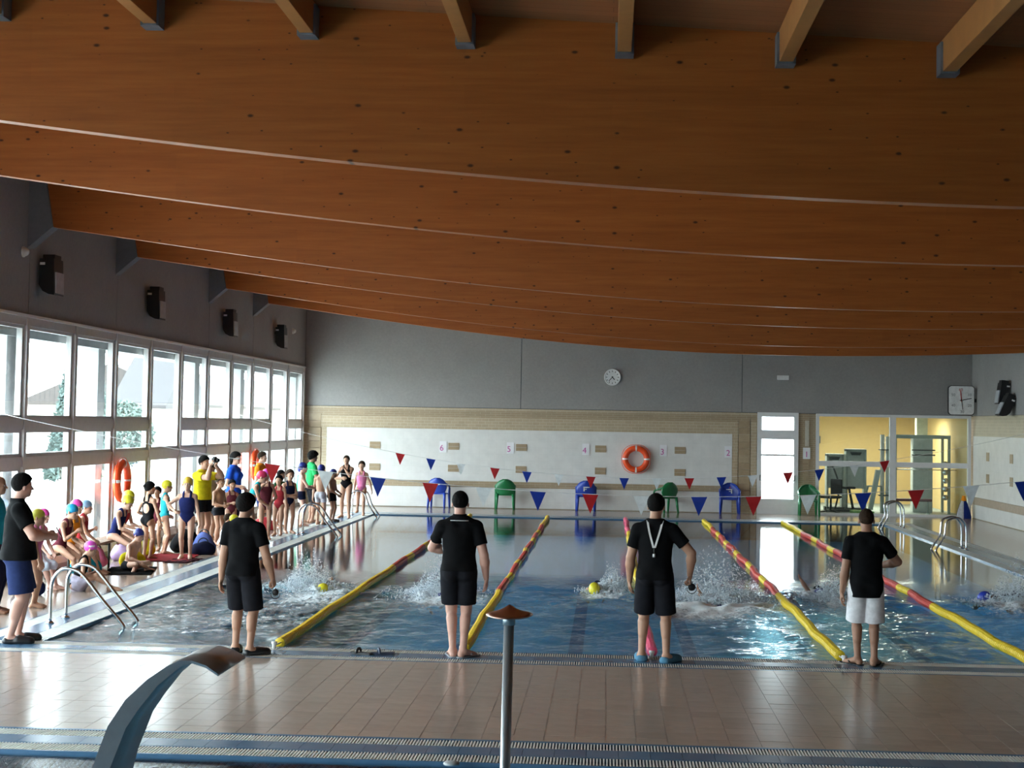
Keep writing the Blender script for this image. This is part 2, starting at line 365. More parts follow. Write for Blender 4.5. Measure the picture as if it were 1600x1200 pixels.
def water_mesh(name, x0, x1, y0, y1, st, amp, z):
    if amp > .005: ys = np.concatenate([np.arange(y0, 27, .042), np.arange(27, y1, .11), [y1]]); xs = np.linspace(x0, x1, int((x1-x0)/.045)+1)
    else: ys = np.linspace(y0, y1, int((y1-y0)/st)+1); xs = np.linspace(x0, x1, int((x1-x0)/st)+1)
    nx, ny = len(xs), len(ys); X, Y = np.meshgrid(xs, ys); H = np.zeros_like(X)
    g = np.random.default_rng(3)
    for k in range(46):
        L = .17*1.06**k; a = g.uniform(0, 2*PI); ph = g.uniform(0, 2*PI)
        H += (L/1.2)**.72*.19*np.sin(2*PI/L*(X*math.cos(a)+Y*math.sin(a))+ph+.6*np.sin(2*PI/(L*2.3)*(X*math.sin(a)-Y*math.cos(a))+ph*2))
    F = np.zeros_like(X)
    if amp > .005:
        A = np.clip((25.6-Y-.5*np.sin(X*1.3)-.3*np.sin(X*3.1))/1.9, 0, 1)*(.6+.4*np.clip((Y-PY0)/2.0, 0, 1))+.010
        for sx, sy, sc in SWIM:
            d2 = ((X-sx)/.75)**2+((Y-sy)/1.0)**2; A += 1.1*np.exp(-d2)*sc
            F += .34*sc**.5*np.exp(-((X-sx)/(.62*sc))**2-((Y-sy-.1)/(.95*sc))**2)
            F += .14*sc*np.exp(-((X-sx)/1.2)**2-((Y-sy+1.0)/1.7)**2)
        F += .16*np.exp(-((X+5.0)/1.3)**2-((Y-19.6)/2.2)**2)+.19*np.clip((25.5-Y)/3, 0, 1)*np.clip((Y-PY0+.5)/2, 0, 1)*(.75+.25*np.sin(X*2.1+Y)*np.sin(Y*1.7-X*.6))
        H *= A
    me = bpy.data.meshes.new(name); V = np.stack([X, Y, np.minimum(z+amp*H, -.004) if amp < .005 else z+amp*H], -1).reshape(-1, 3)
    I = np.arange(nx*ny).reshape(ny, nx); Q = np.stack([I[:-1, :-1], I[:-1, 1:], I[1:, 1:], I[1:, :-1]], -1).reshape(-1, 4)
    me.from_pydata(V.tolist(), [], Q.tolist()); at = me.attributes.new('foam', 'FLOAT', 'POINT'); at.data.foreach_set('value', F.ravel().astype(np.float32))
    return me
WZ = -.03
wat = obj('pool_water', water_mesh('pool_water', PX0, PX1, PY0, PY1, .065, .022, WZ), WATER, None, True); wat['kind'] = 'structure'
kw = obj('kids_pool_water', water_mesh('kids_pool_water', -8, 8, 2, KY1, .2, .0015, WZ), WATER2, None, True); kw['kind'] = 'structure'
#==WALLS==
# ------------------------------------------------------------------ left glazed wall
BEAMY = [6.1, 12.75, 17.15, 23.93, 28.3, 35.0, 39.42]
JOINT = [YB]+BEAMY+[YW]
b = BM(); box(b, XL-.2, XL, YB, YW+.2, 0, .1); box(b, XL-.2, XL, YB, 1.55, .1, 4.07); box(b, XL-.2, XL, 46.15, YW+.2, .1, 4.07)
wl = struct('wall_left', b, CONC)
for a, c in zip(JOINT, JOINT[1:]): obj('concrete_panel', boxm(XL-.2, XL, a+.012, c-.012, 4.07, 6.45, bev=.006), CONC, wl)
obj('joint_backing', boxm(XL-.25, XL-.03, YB-.2, YW+.3, 4.08, 6.4), GUT, wl)
struct('trim_1', boxm(XL-.05, XL+.06, 1.5, 46.2, 4.03, 4.075, bev=.008), ALUW)
for k in range(-10, 10):
    ya, yb_ = 23.84+2.222*k, 23.84+2.222*(k+1)
    win = empty('window_%d' % (k+11), (XL, ya, 0)); win['kind'] = 'structure'
    tall = k in (3, 8)
    obj('mullion', boxm(-.12, .05, -.055, .055, .1, 4.03, bev=.006), ALU, win)
    if k == 9: obj('mullion', boxm(-.12, .05, 2.222-.055, 2.222+.07, .1, 4.03), ALU, win)
    obj('top_rail', boxm(-.10, .03, .055, 2.167, 3.90, 4.03), ALU, win)
    obj('transom', boxm(-.10, .03, .055, 2.167, 1.72, 1.88), ALU, win)
    if not tall: obj('transom', boxm(-.10, .03, .055, 2.167, 2.30, 2.47), ALU, win)
    obj('bottom_rail', boxm(-.10, .03, .055, 2.167, .1, .22), ALU, win)
    for z0, z1 in (((.22, 1.72), (1.88, 3.90)) if tall else ((.22, 1.72), (1.88, 2.30), (2.47, 3.90))):
        s = BM(); t = .075
        for q in ((.055, .055+t, z0, z1), (2.167-t, 2.167, z0, z1), (.055+t, 2.167-t, z0, z0+.05), (.055+t, 2.167-t, z1-.05, z1)): box(s, -.07, .0, q[0], q[1], q[2], q[3])
        sa = obj('sash', s, ALU, win)
        obj('pane', boxm(-.045, -.037, .055+t, 2.167-t, z0+.05, z1-.05), GLASS, sa)
# outside posts and eaves beam
for i, y in enumerate(BEAMY+[YW+.1]):
    p = obj('outdoor_post', boxm(XL-.68, XL-.24, y-.2, y+.2, -.3, 3.8, bev=.02), mat('pale_render', (.55, .56, .57), .8)); tag(p, kind='structure')
p = obj('eaves_beam', boxm(XL-.75, XL-.2, YB, YW+2, 3.74, 4.3), mat('pale_render', (.55, .56, .57), .8)); tag(p, kind='structure')

# ------------------------------------------------------------------ far wall
wf = struct('wall_far', boxm(XL-.2, 4.36, YW+.02, YW+.22, 0, 2.94), TILEB)
box_ = lambda *a: boxm(*a)
o = obj('wall_tile_strip', boxm(5.55, 6.055, YW+.005, YW+.22, 0, 2.94), TILEBD, wf)
for a, c in ((XL, -2.561), (-2.561, 3.908), (3.908, XR)):
    obj('concrete_panel', boxm(a+.008, c-.008, YW-.02, YW+.2, 2.945, 6.6, bev=.006), CONC, wf)
obj('joint_backing', boxm(XL-.2, XR+.2, YW+.03, YW+.25, 2.945, 6.5), GUT, wf); obj('joint_cover', boxm(XL-.2, XR+.2, YW-.015, YW+.03, 2.93, 2.95), GUT, wf)
# tile frame round the white panel: stepped courses, then the panel in two fields with a tan band between
def course(x0, x1, z0, z1, m, dy): return obj('tile_course', boxm(x0, x1, YW-dy, YW+.03, z0, z1), m, wf)
course(XL+.02, 4.34, 2.86, 2.935, TILEB, .012); course(XL+.02, 4.34, 2.66, 2.855, TILEBD, .006)
course(-8.58, 3.80, 2.43, 2.655, TILEB, .012); course(-8.60, 3.82, 2.31, 2.425, TILEB, .018)
obj('white_panel', boxm(-8.29, 3.634, YW-.02, YW+.03, .79, 2.304), TILEW, wf)
obj('white_panel', boxm(-8.29, 3.634, YW-.02, YW+.03, .02, .61), TILEW, wf)
course(-8.9, 3.80, .615, .785, TILEBD, .03)
course(-8.44, -8.295, .0, 2.30, TILEB, .014); course(3.64, 3.80, .0, 2.30, TILEB, .014); course(4.17, 4.34, 0, 2.65, TILEB, .014)
tm = mat('tan_column_tile', (.38, .285, .18), .4, 0, .1); tm2 = mat('tan_column_tile_light', (.43, .33, .215), .4, 0, .1)
for x0, x1 in ((-8.84, -8.47), (3.82, 4.15)):
    z = .05
    while z < 2.6:
        obj('column_tile', boxm(x0, x1, YW-.022, YW+.03, z, z+.19, bev=.004), random.choice((tm, tm, tm2)), wf); z += .205
for x in (-6.845, -4.515, -2.52, -.195, 2.125):
    for z in (1.80, 1.155):
        g = BM()
        for k in range(2): box(g, x-.16, x+.16, YW-.035, YW-.015, z-.1+.102*k, z-.003+.102*k)
        obj('tan_tile_inlay', g, tm, wf)
for k in range(8): obj('column_tile', boxm(5.70, 5.86, YW-.012, YW+.03, .3+.17*k, .43+.17*k), tm2, wf)
obj('pale_wall_strip', boxm(5.745, 5.86, YW-.02, YW+.03, 1.98, 2.73, bev=.01), mat('pale_strip', (.62, .57, .48), .6), wf)
# ------------------------------------------------------------------ door to the yard
door = empty('door_1', (4.36, YW, 0)); door['kind'] = 'structure'
g = BM()
for q in ((0, .13, 0, 2.95), (1.06, 1.19, 0, 2.95), (.13, 1.06, 2.82, 2.95), (.13, 1.06, 2.17, 2.44), (.13, 1.06, 1.683, 1.739), (.13, 1.06, 0, .44)): box(g, q[0], q[1], -.05, .08, q[2], q[3])
obj('door_frame', g, ALUW, door)
for z0, z1 in ((.44, 1.683), (1.739, 2.17), (2.44, 2.82)): obj('pane', boxm(.13, 1.06, .0, .01, z0, z1), GLASS, door)
for x in (.09, 1.08): hb = BM(); tube(hb, [(x, -.05, .98), (x, -.11, .98), (x, -.11, 1.12), (x, -.05, 1.12)], .016, 8); obj('door_handle', hb, BLACK, door)
hb = BM(); tube(hb, [(.12, -.08, .97), (1.07, -.08, .97)], .012, 8); obj('push_bar', hb, ALUW, door)
# ------------------------------------------------------------------ gym window
gw = empty('window_31', (6.06, YW, 0)); gw['kind'] = 'structure'
g = BM()
for q in ((0, .09, 0, 2.94), (2.12, 2.30, 0, 2.94), (4.36, 4.45, 0, 2.94)): box(g, q[0], q[1], -.05, .09, q[2], q[3])
for x0, x1 in ((.09, 2.12), (2.30, 4.36)):
    for z0, z1 in ((0, .07), (1.42, 1.57), (2.86, 2.94)): box(g, x0, x1, -.045, .085, z0, z1)
obj('window_frame', g, ALUW, gw)
for x0, x1 in ((.09, 2.12), (2.30, 4.36)):
    for z0, z1 in ((.07, 1.42), (1.57, 2.86)): obj('pane', boxm(x0, x1, .01, .018, z0, z1), GLASS2, gw)
# ------------------------------------------------------------------ right wall
wr = struct('wall_right', boxm(XR+.02, XR+.22, YB, YW+.2, 0, 2.94), [TILEBY, CONC])
for f_ in wr.data.polygons: f_.material_index = 0
obj('unseen_dark_facing', boxm(XR+.0, XR+.03, YB, 36.9, 0, 2.94), BRACK, wr)  # dark facing added out of view to cut light bounced onto the beams
for a, c in zip(JOINT, JOINT[1:]): obj('concrete_panel', boxm(XR-.01, XR+.2, a+.01, c-.01, 2.945, 6.4, bev=.006), CONC, wr)
obj('white_panel', boxm(XR-.01, XR+.03, 37.0, YW-.15, .62, 2.36), TILEWY, wr); obj('white_panel', boxm(XR-.01, XR+.03, 37.0, YW-.15, .02, .40), TILEWY, wr)
obj('tile_course', boxm(XR-.02, XR+.03, 37.0, YW-.15, .405, .615), mat('tan_course', (.42, .33, .25), .5, 0, .1), wr)
for y in (44.43, 41.86):
    for z in (1.80, 1.2): obj('tan_tile_inlay', boxm(XR-.02, XR+.02, y-.16, y+.16, z-.12, z+.12), tm, wr)
struct('wall_back', boxm(XL-.2, XR+.2, YB-.2, YB, 0, 6.6), mat('grey_render', (.28, .27, .26), .7))
# ------------------------------------------------------------------ roof
b = BM(); prism(b, [(XL-.9, roofz(XL-.9)), (XR+.3, roofz(XR+.3)), (XR+.3, roofz(XR+.3)+.25), (XL-.9, roofz(XL-.9)+.25)], 1, YB-.3, YW+.6)
roof = struct('ceiling', b, BOARD)
BX = np.array([-8.75, -7.62, -5.66, -2.43, .78, 3.95, 6.3, 8.66, 10.55]); BZ = np.array([5.455, 5.295, 5.04, 4.67, 4.42, 4.307, 4.325, 4.386, 4.47])
pf = np.polyfit(BX, BZ, 4)
order = ['', 'nearest curved timber beam under the purlins', 'second curved timber beam from the camera', 'third curved timber beam from the camera, first with a bracket in view', 'fourth curved timber beam, over the second grey bracket', 'fifth curved timber beam, second from the far wall', 'farthest curved timber beam, in front of the clock wall']
for i, y in enumerate(BEAMY):
    xs = np.linspace(-8.72, XR, 40); poly = [(x, float(np.polyval(pf, x))) for x in xs]
    poly += [(XR, roofz(XR)), (-8.72, roofz(-8.72))]
    bm_ = obj('roof_beam', prism(BM(), poly, 1, y-.08, y+.08), WOOD)
    tag(bm_, order[i] or 'curved timber beam overhead, out of view', 'beam', 'glulam roof beams')
    obj('bracket', prism(BM(), [(XL, 5.10), (-8.60, 5.43), (-8.74, 6.24), (XL, 6.26)], 1, y-.13, y+.13), BRACK, bm_)
px_ = [-5.056+1.287*k for k in range(-2, 12)]
for i, x in enumerate(px_):
    if i not in range(2, 9): continue
    zt = roofz(x)
    p = obj('purlin', boxm(x-.055, x+.055, 6.19, 12.66, zt-.265, zt-.004, bev=.006), PURL)
    vis = {2: 'leftmost purlin in view, at the top left corner', 3: 'second purlin from the left, above the near beam', 4: 'third purlin from the left, above the near beam', 5: 'fourth purlin from the left, above the near beam', 6: 'third purlin from the right, pointing straight back', 7: 'second purlin from the right, above the near beam', 8: 'rightmost purlin in view, at the top right'}
    tag(p, vis.get(i, 'square timber purlin beside the others, beyond the frame'), 'purlin', 'purlins between the first two beams')
    h = BM(); box(h, x-.075, x-.057, 12.50, 12.668, zt-.28, zt-.03); box(h, x+.057, x+.075, 12.50, 12.668, zt-.28, zt-.03); box(h, x-.075, x+.075, 12.50, 12.668, zt-.285, zt-.268)
    obj('joist_hanger', h, mat('galvanised_steel', (.25, .29, .34), .5, .6), p)
# ------------------------------------------------------------------ outside the windows
GND = mat('pale_ground', (.50, .51, .48), .9, 0, .1, 2)
og = struct('ground', boxm(-160, XL-.25, -40, 260, -.4, -.15), GND)
struct('yard_ground', boxm(XL-.2, 40, YW+.3, 120, -.4, -.02), GND)
HW = mat('house_wall', (.60, .55, .48), .9); HR = m_brick('roof_tile_red', (.050, .040, .037), (.058, .046, .042), (.03, .025, .025), .35, .4, .03, .8, 'xy')
HR2 = mat('roof_slate', (.048, .044, .047), .8); HG = mat('dark_pane', (.12, .16, .18), .2)
def house(x0, x1, y0, y1, ze, zr, ridge, roofm, label, wins):
    root = empty('house', ((x0+x1)/2, (y0+y1)/2, -.15)); tag(root, label, 'house'); ox, oy, oz = root.location
    obj('house_wall', boxm(x0-ox, x1-ox, y0-oy, y1-oy, 0, ze-oz), HW, root)
    b = BM(); e = .5
    if ridge == 'y': poly = [(x0-e-ox, ze-oz-.1), ((x0+x1)/2-ox, zr-oz), (x1+e-ox, ze-oz-.1), (x1+e-ox, ze-oz-.3), (x0-e-ox, ze-oz-.3)]; prism(b, poly, 1, y0-e-oy, y1+e-oy)
    else: poly = [(y0-e-oy, ze-oz-.1), ((y0+y1)/2-oy, zr-oz), (y1+e-oy, ze-oz-.1), (y1+e-oy, ze-oz-.3), (y0-e-oy, ze-oz-.3)]; prism(b, poly, 0, x0-e-ox, x1+e-ox)
    obj('house_roof', b, roofm, root)
    for y in wins:
        f = obj('house_window', boxm(x1-ox-.03, x1-ox+.05, y-.6-oy, y+.6-oy, 1.2, 2.4), ALUW, root); obj('house_pane', boxm(x1-ox+.03, x1-ox+.07, y-.5-oy, y+.5-oy, 1.3, 2.3), HG, f)
    return root
house(-30.6, -28, 97.5, 107, 3.3, 6.6, 'x', HR2, 'white gabled house with a dark roof beyond the left windows', (100, 104))
house(-41, -29, 109.5, 165, 3.5, 6.2, 'y', HR, 'long house with a tiled roof seen through the far left windows', (112, 120, 128, 136, 144, 152))
LEAF = [mat('leaf_dark', (.085, .125, .115), .8), mat('leaf_pale', (.14, .18, .11), .8), mat('leaf_hedge', (.10, .14, .125), .8)]  # greens greyed so the washed-out outdoor glare is in the leaf colour
def tree(x, y, h, rad, m, label, cone=True):
    root = empty('tree', (x, y, -.15)); tag(root, label, 'tree')
    obj('trunk', tube(BM(), [(0, 0, 0), (0, 0, h*.5)], [.14, .08], 8), mat('bark', (.14, .10, .07), .9), root)
    n = 5200; g = np.random.default_rng(abs(int(x*7+y))); V = []; F = []
    for i in range(n):
        t = g.random(); z = h*(.08+.92*t); rr = rad*((1-t)**.8 if cone else math.sqrt(max(0, 1-(2*t-1)**2))+.05)*math.sqrt(g.uniform(.35, 1)); a = g.uniform(0, 2*PI)
        p = np.array([rr*math.cos(a), rr*math.sin(a), z]); q = g.normal(size=(3, 3))*.10
        V += [tuple(p+k) for k in q]; F.append((3*i, 3*i+1, 3*i+2))
    me = bpy.data.meshes.new('foliage'); me.from_pydata(V, [], F); o = obj('foliage', me, m, root); o['kind'] = 'stuff'
tree(-20, 57.6, 4.2, .80, LEAF[0], 'dark cypress outside, left one of the pair beyond the glass')
tree(-21.5, 65.2, 5.2, .72, LEAF[0], 'taller dark cypress outside, right one of the pair')
tree(-18.0, 53.6, 2.9, .55, LEAF[1], 'small yellow-green shrub between the two cypresses')
for x, y, h, rd, lb in ((-24, 77, 3.3, 1.5, 'low bushy tree outside, between the cypresses and the gabled house'), (-23, 57, 2.1, 1.5, 'low bush outside, left of the cypresses')): tree(x, y, h, rd, LEAF[2], lb, False)

# ------------------------------------------------------------------ gym behind the glass
GY = mat('yellow_gym_wall', (.60, .42, .18), .7, 0, .04); GW = mat('gym_frame_grey', (.42, .48, .46), .45); GP = mat('gym_panel', (.60, .64, .64), .4); GD = mat('gym_dark', (.05, .06, .06), .5)
g = BM(); box(g, 6.0, XR+.2, 54.0, 54.2, 0, 3.1); box(g, XR+.02, XR+.22, YW+.2, 54, 0, 3.1); obj_g = struct('wall_gym', g, GY)
obj('gym_side_wall', boxm(5.9, 6.04, YW+.2, 54, 0, 3.1), WHITE, obj_g)
struct('gym_ceiling', boxm(5.9, XR+.2, YW+.22, 54.2, 2.98, 3.1), mat('white_ceiling', (.75, .75, .73), .8)); struct('gym_floor', boxm(5.9, XR+.2, YW+.2, 54.2, -.05, .002), mat('gym_floor_grey', (.25, .28, .26), .5))
l = bpy.data.lights.new('gym_fill_light', 'AREA'); l.shape = 'RECTANGLE'; l.size = 3.4; l.size_y = 1.2; l.energy = 210; l.color = (1, .95, .85)  # fill light added to brighten the gym, not a known lamp
lo = bpy.data.objects.new('gym_fill_light', l); lo.location = (8.3, 50.5, 2.9); COL.objects.link(lo)
lp = obj('added_gym_lamp', boxm(6.6, 10.0, 49.9, 51.1, 2.92, 2.98, bev=.01), mat('added_lamp_white', (.9, .9, .85), .5)); tag(lp, 'long white lamp panel added under the gym ceiling', 'lamp')  # made-up lamp body to go with the added gym fill
obj('gym_pillar', boxm(9.55, 9.88, 49.4, 49.7, 0, 2.98), mat('cream_pillar', (.72, .70, .55), .6), obj_g)
def machine(label, loc, parts, name='exercise_machine'):
    root = empty(name, loc); tag(root, label, 'gym equipment')
    for nm, b, m in parts: obj(nm, b, m, root)
    return root
def post(*ps, r=.03): 
    b = BM()
    for p in ps: tube(b, p, r, 8)
    return b
def cabinet(x, wd, h, y, label):
    f = BM(); box(f, -wd/2, -wd/2+.06, -.2, .2, 0, h); box(f, wd/2-.06, wd/2, -.2, .2, 0, h); box(f, -wd/2, wd/2, -.2, .2, h-.06, h+.02, bev=.012)
    pn = boxm(-wd/2+.06, wd/2-.06, -.12, .12, .7, h-.06); scr = BM(); prism(scr, [(-wd*.28, h-.08), (wd*.28, h-.08), (wd*.2, h-.17), (-wd*.2, h-.17)], 1, -.17, -.12)
    return machine(label, (x, y, 0), [('frame', f, GW), ('panel', pn, GP), ('screen', scr, GD), ('base', boxm(-wd/2, wd/2, -.3, .5, 0, .12), GD)])
cabinet(6.96, .52, 1.72, 48.9, 'lower grey exercise console, left of the two behind the gym glass'); cabinet(7.56, .62, 1.88, 48.7, 'taller grey exercise console, right of the two behind the gym glass')
f = BM(); tube(f, [(-.25, 0, .05), (-.08, 0, .75), (-.3, 0, 1.35)], .028, 8); tube(f, [(-.08, 0, .75), (.18, 0, .7), (.3, 0, .1)], .04, 8); box(f, -.45, .4, -.15, .15, .02, .09)
machine('dark exercise bike in front of the lower grey console', (7.12, 48.15, 0), [('frame', f, GD), ('handlebar', post([(-.36, -.2, 1.36), (-.3, 0, 1.38), (-.36, .2, 1.36)], r=.022), GD), ('bike_saddle', boxm(.08, .36, -.1, .1, .7, .77, bev=.025), BLACK)])
st = BM(); box(st, -.3, .3, -.2, .2, .0, 2.25, bev=.03)
for k in range(4): box(st, -.27+.14*k, -.26+.14*k, -.21, -.199, .1, 2.2)
machine('tall pale weight stack tower behind the right gym pane', (9.6, 48.9, 0), [('tower', st, GP), ('crossbar', post([(-.35, -.3, 1.9), (.35, -.3, 1.9)], [(-.35, -.3, 1.75), (.35, -.3, 1.75)], r=.02), GD)])
rk = BM()
for x in (-.85, .75): box(rk, x-.04, x+.04, -.04, .04, 0, 2.35); box(rk, x-.04, x+.04, .9, .98, 0, 2.35)
box(rk, -.89, .79, -.05, .05, 2.25, 2.36); box(rk, -.89, .79, .89, .99, 2.25, 2.36); box(rk, -.05, .05, -.04, .98, 2.25, 2.35)
pl = BM()
for z in (.5, .75, 1.0, 1.25, 1.5): lathe(pl, [(.001, -.02), (.085, -.02), (.085, .02), (.001, .02)], 14, 0, Matrix.Translation((.62, -.12, z)) @ Matrix.Rotation(PI/2, 4, 'X'))
machine('green-grey power rack with weights on its upright, behind the right gym pane', (9.53, 48.2, 0), [('rack_frame', rk, GW), ('weight_plate', pl, STEEL), ('bar', post([(-.93, -.1, 1.32), (.95, -.1, 1.32)], r=.016), STEEL)])
bn = BM(); box(bn, -.6, .6, -.14, .14, .40, .48, bev=.03)
machine('low padded weight bench behind the right gym pane', (9.0, 47.4, 0), [('bench_pad', bn, mat('burgundy_pad', (.16, .04, .04), .5)), ('leg', post([(-.5, 0, .42), (-.5, 0, .02)], [(-.5, -.2, .02), (-.5, .2, .02)]), GW), ('leg', post([(.5, 0, .42), (.5, 0, .02)], [(.5, -.2, .02), (.5, .2, .02)]), GW)], 'weight_bench')
machine('tall white tube column with dark rings beside the middle gym post', (8.31, 48.3, 0), [('column', post([(0, 0, 0), (0, 0, 2.35)], [(.16, 0, 0), (.16, 0, 2.3)], r=.065), ALUW), ('ring', boxm(-.1, .28, -.1, .1, .5, .54), GD), ('ring', boxm(-.1, .28, -.1, .1, 1.88, 1.91), GD)])
machine('leaning white and grey ab board behind the left gym pane', (7.95, 48.0, 0), [('board', prism(BM(), [(-.12, .1), (.0, .1), (.24, 1.3), (.1, 1.3)], 1, -.2, .0), GP), ('frame', post([(-.3, .1, 0), (-.1, .1, .8), (.3, .1, .8), (.35, .1, 0)], r=.04), GW)])
machine('green exercise mat on the gym floor', (7.55, 47.3, 0), [('mat_pad', boxm(-.3, .3, -.4, .4, .0, .10, bev=.02), mat('green_mat', (.16, .36, .08), .7))], 'exercise_mat')
ch = BM(); box(ch, -.24, .24, -.24, .22, .45, .53, bev=.03); cb = BM(); box(cb, -.22, .22, .2, .27, .56, 1.02, bev=.05)
sp = post([(0, 0, .1), (0, 0, .46)], r=.03)
for k in range(5): a = 2*PI*k/5; tube(sp, [(0, 0, .1), (.3*math.cos(a), .3*math.sin(a), .04)], .022, 6)
oc = machine('black office chair behind the gym glass beside the green chair', (6.72, 47.5, 0), [('seat', ch, BLACK), ('backrest', cb, BLACK), ('chair_base', sp, GD)], 'office_chair'); oc['category'] = 'chair'; oc.rotation_euler.z = -.9; oc.location = (6.62, 47.2, 0)
for x, lb in ((7.05, 'dark wall fan bracket high on the yellow gym wall'),):
    o = obj('wall_speaker', boxm(x-.14, x+.14, 53.8, 53.99, 2.0, 2.25, bev=.02), GD); tag(o, lb, 'fan')

# ------------------------------------------------------------------ things on the walls
def clock_round():
    root = empty('wall_clock', (.12, YW-.02, 3.905)); tag(root, 'round white wall clock with black hands on the far grey wall', 'clock')
    M = Matrix.Rotation(PI/2, 4, 'X')
    obj('clock_rim', lathe(BM(), [(.20, 0), (.245, 0), (.245, .06), (.225, .07), (.215, .055), (.20, .05)], 40, 0, M), ALUW, root)
    obj('dial', lathe(BM(), [(.001, .0), (.222, .0), (.222, .045), (.001, .045)], 40, 0, M), WHITE, root)
    for k in range(12):
        a = PI*k/6; c = Vector((.175*math.sin(a), -.048, .175*math.cos(a)))
        q = box(BM(), -.009, .009, -.003, .003, -.022, .022); q.transform(Matrix.Translation(c) @ Matrix.Rotation(a, 4, 'Y')); obj('hour_mark', q, BLACK, root)
    for nm, L, a, wd in (('hour_hand', .10, math.radians(139), .012), ('minute_hand', .16, math.radians(222), .009)):
        q = box(BM(), -wd, wd, -.056, -.052, -.03, L); q.transform(Matrix.Rotation(a, 4, 'Y')); obj(nm, q, BLACK, root)
clock_round()
def pace_clock():
    root = empty('pace_clock', (10.09, 45.7, 3.38)); tag(root, 'square white pace clock with four hands at the right corner', 'clock')
    c = BM(); n = 8; hw, hh, rr = .37, .42, .09; poly = []
    for cx, cz, a0 in ((hw-rr, hh-rr, 0), (-hw+rr, hh-rr, PI/2), (-hw+rr, -hh+rr, PI), (hw-rr, -hh+rr, 1.5*PI)):
        for k in range(n+1): a = a0+PI/2*k/n; poly.append((cx+rr*math.cos(a), cz+rr*math.sin(a)))
    obj('clock_case', prism(BM(), poly, 1, 0, .09), BLACK, root); obj('dial', prism(BM(), [(x*.96, z*.965) for x, z in poly], 1, -.012, .0), WHITE, root)
    gm = mat('grey_print', (.25, .25, .25), .6); rm = mat('red_print', (.6, .05, .05), .6)
    for s, x, z, m in (('60', -.02, .30, rm), ('10', .23, .15, gm), ('20', .23, -.15, gm), ('30', .02, -.33, gm), ('40', -.23, -.15, gm), ('50', -.23, .15, gm)): text('numeral', s, .11, (x, -.013, z), (PI/2, 0, 0), m, root, .002)
    for nm, a, m, L in (('second_hand', -6, rm, .27), ('second_hand', 78, BLACK, .29), ('second_hand', 250, ALUW, .29), ('second_hand', 172, gm, .27)):
        q = box(BM(), -.011, .011, -.03, -.024, -.05, L); q.transform(Matrix.Rotation(math.radians(a), 4, 'Y')); obj(nm, q, m, root)
    obj('wall_arm', boxm(.2, .46, .09, .14, -.05, .05), BLACK, root)
pace_clock()
o = empty('emergency_light', (5.085, YW-.02, 3.97)); tag(o, 'small white emergency light high on the far wall', 'lamp')
obj('lamp_body', boxm(-.17, .17, -.07, .0, -.065, .065, bev=.015), ALUW, o); obj('lamp_lens', boxm(-.15, .15, -.085, -.07, -.045, .03, bev=.006), WHITE, o)
def flood(loc, label, flip=1, tilt=0):
    root = empty('floodlight', loc); tag(root, label, 'floodlight', 'floodlights along the walls'); s = flip
    pr = [(0, .27), (.23, .27), (.25, -.30), (.16, -.29), (.06, -.24), (.0, -.14)]
    obj('housing', prism(BM(), [(s*x, z) for x, z in pr], 1, -.21, .21), BLACK, root)
    ln = prism(BM(), [(s*.235, .06), (s*.262, .06), (s*.27, -.27), (s*.242, -.27)], 1, -.17, .17); obj('lens', ln, mat('lamp_glass', (.55, .57, .6), .25), root)
    obj('ballast_box', boxm(*(sorted((s*.03, s*.22))+[-.15, .15, .27, .34]), bev=.01), BLACK, root); obj('wall_bracket', boxm(*(sorted((s*-.055, s*.06))+[-.05, .05, .08, .16])), GD, root)
    obj('rating_plate', boxm(*(sorted((s*.01, s*.09))+[-.215, -.209, .17, .21])), WHITE, root); root.rotation_euler = (0, tilt, 0)
for y, lb in ((24.4, 'black floodlight on the left wall, nearest of the four'), (30.2, 'black floodlight on the left wall, second of the four'), (36.25, 'black floodlight on the left wall, third of the four'), (42.0, 'black floodlight on the left wall, farthest of the four')): flood((-8.93, y, 4.71), lb)
flood((10.49, 42.1, 3.50), 'upper black floodlight on the right wall by the corner', -1, .12); flood((10.44, 41.6, 3.12), 'lower tilted black floodlight on the right wall', -1, .38)
for y, z, lb in ((23.62, 5.02, 'small white sensor dome on the left wall, near the first bracket'), (44.35, 5.02, 'small white sensor dome on the left wall by the far corner')):
    root = empty('sensor_dome', (XL, y, z)); tag(root, lb, 'sensor'); M = Matrix.Rotation(PI/2, 4, 'Y')
    obj('dome', lathe(BM(), [(.07, 0), (.07, .04), (.055, .075), (.03, .095), (.002, .1)], 16, 0, M), WHITE, root); obj('sensor_base', lathe(BM(), [(.085, 0), (.085, .02), (.001, .02)], 16, 0, M), WHITE, root)
SIGN = mat('sign_paper', (.86, .85, .88), .7, 0, .02); DIG = mat('magenta_print', (.55, .08, .35), .7)
for s, x, dx in (('6', -4.83, -.04), ('5', -2.845, -.04), ('4', -.627, -.04), ('3', 1.637, -.03), ('2', 3.52, -.0), ('1', 5.79, 0)):
    root = empty('lane_sign', (x, YW-.03, 1.78)); tag(root, {'6': 'white paper sign with a pink six, leftmost on the far wall', '5': 'white paper sign with a pink five, above the left green chair', '4': 'white paper sign with a pink four, left of the orange lifebuoy', '3': 'white paper sign with a pink three, right of the orange lifebuoy', '2': 'white paper sign with a pink two at the right end of the white panel', '1': 'white paper sign with a pink one beside the glazed door'}[s], 'sign', 'lane numbers on the far wall')
    b = boxm(-.105, .105, -.006, .006, -.165, .165); obj('sheet', b, SIGN, root); text('number', s, .24, (dx, -.008, -.04), (PI/2, 0, 0), DIG, root, .002)
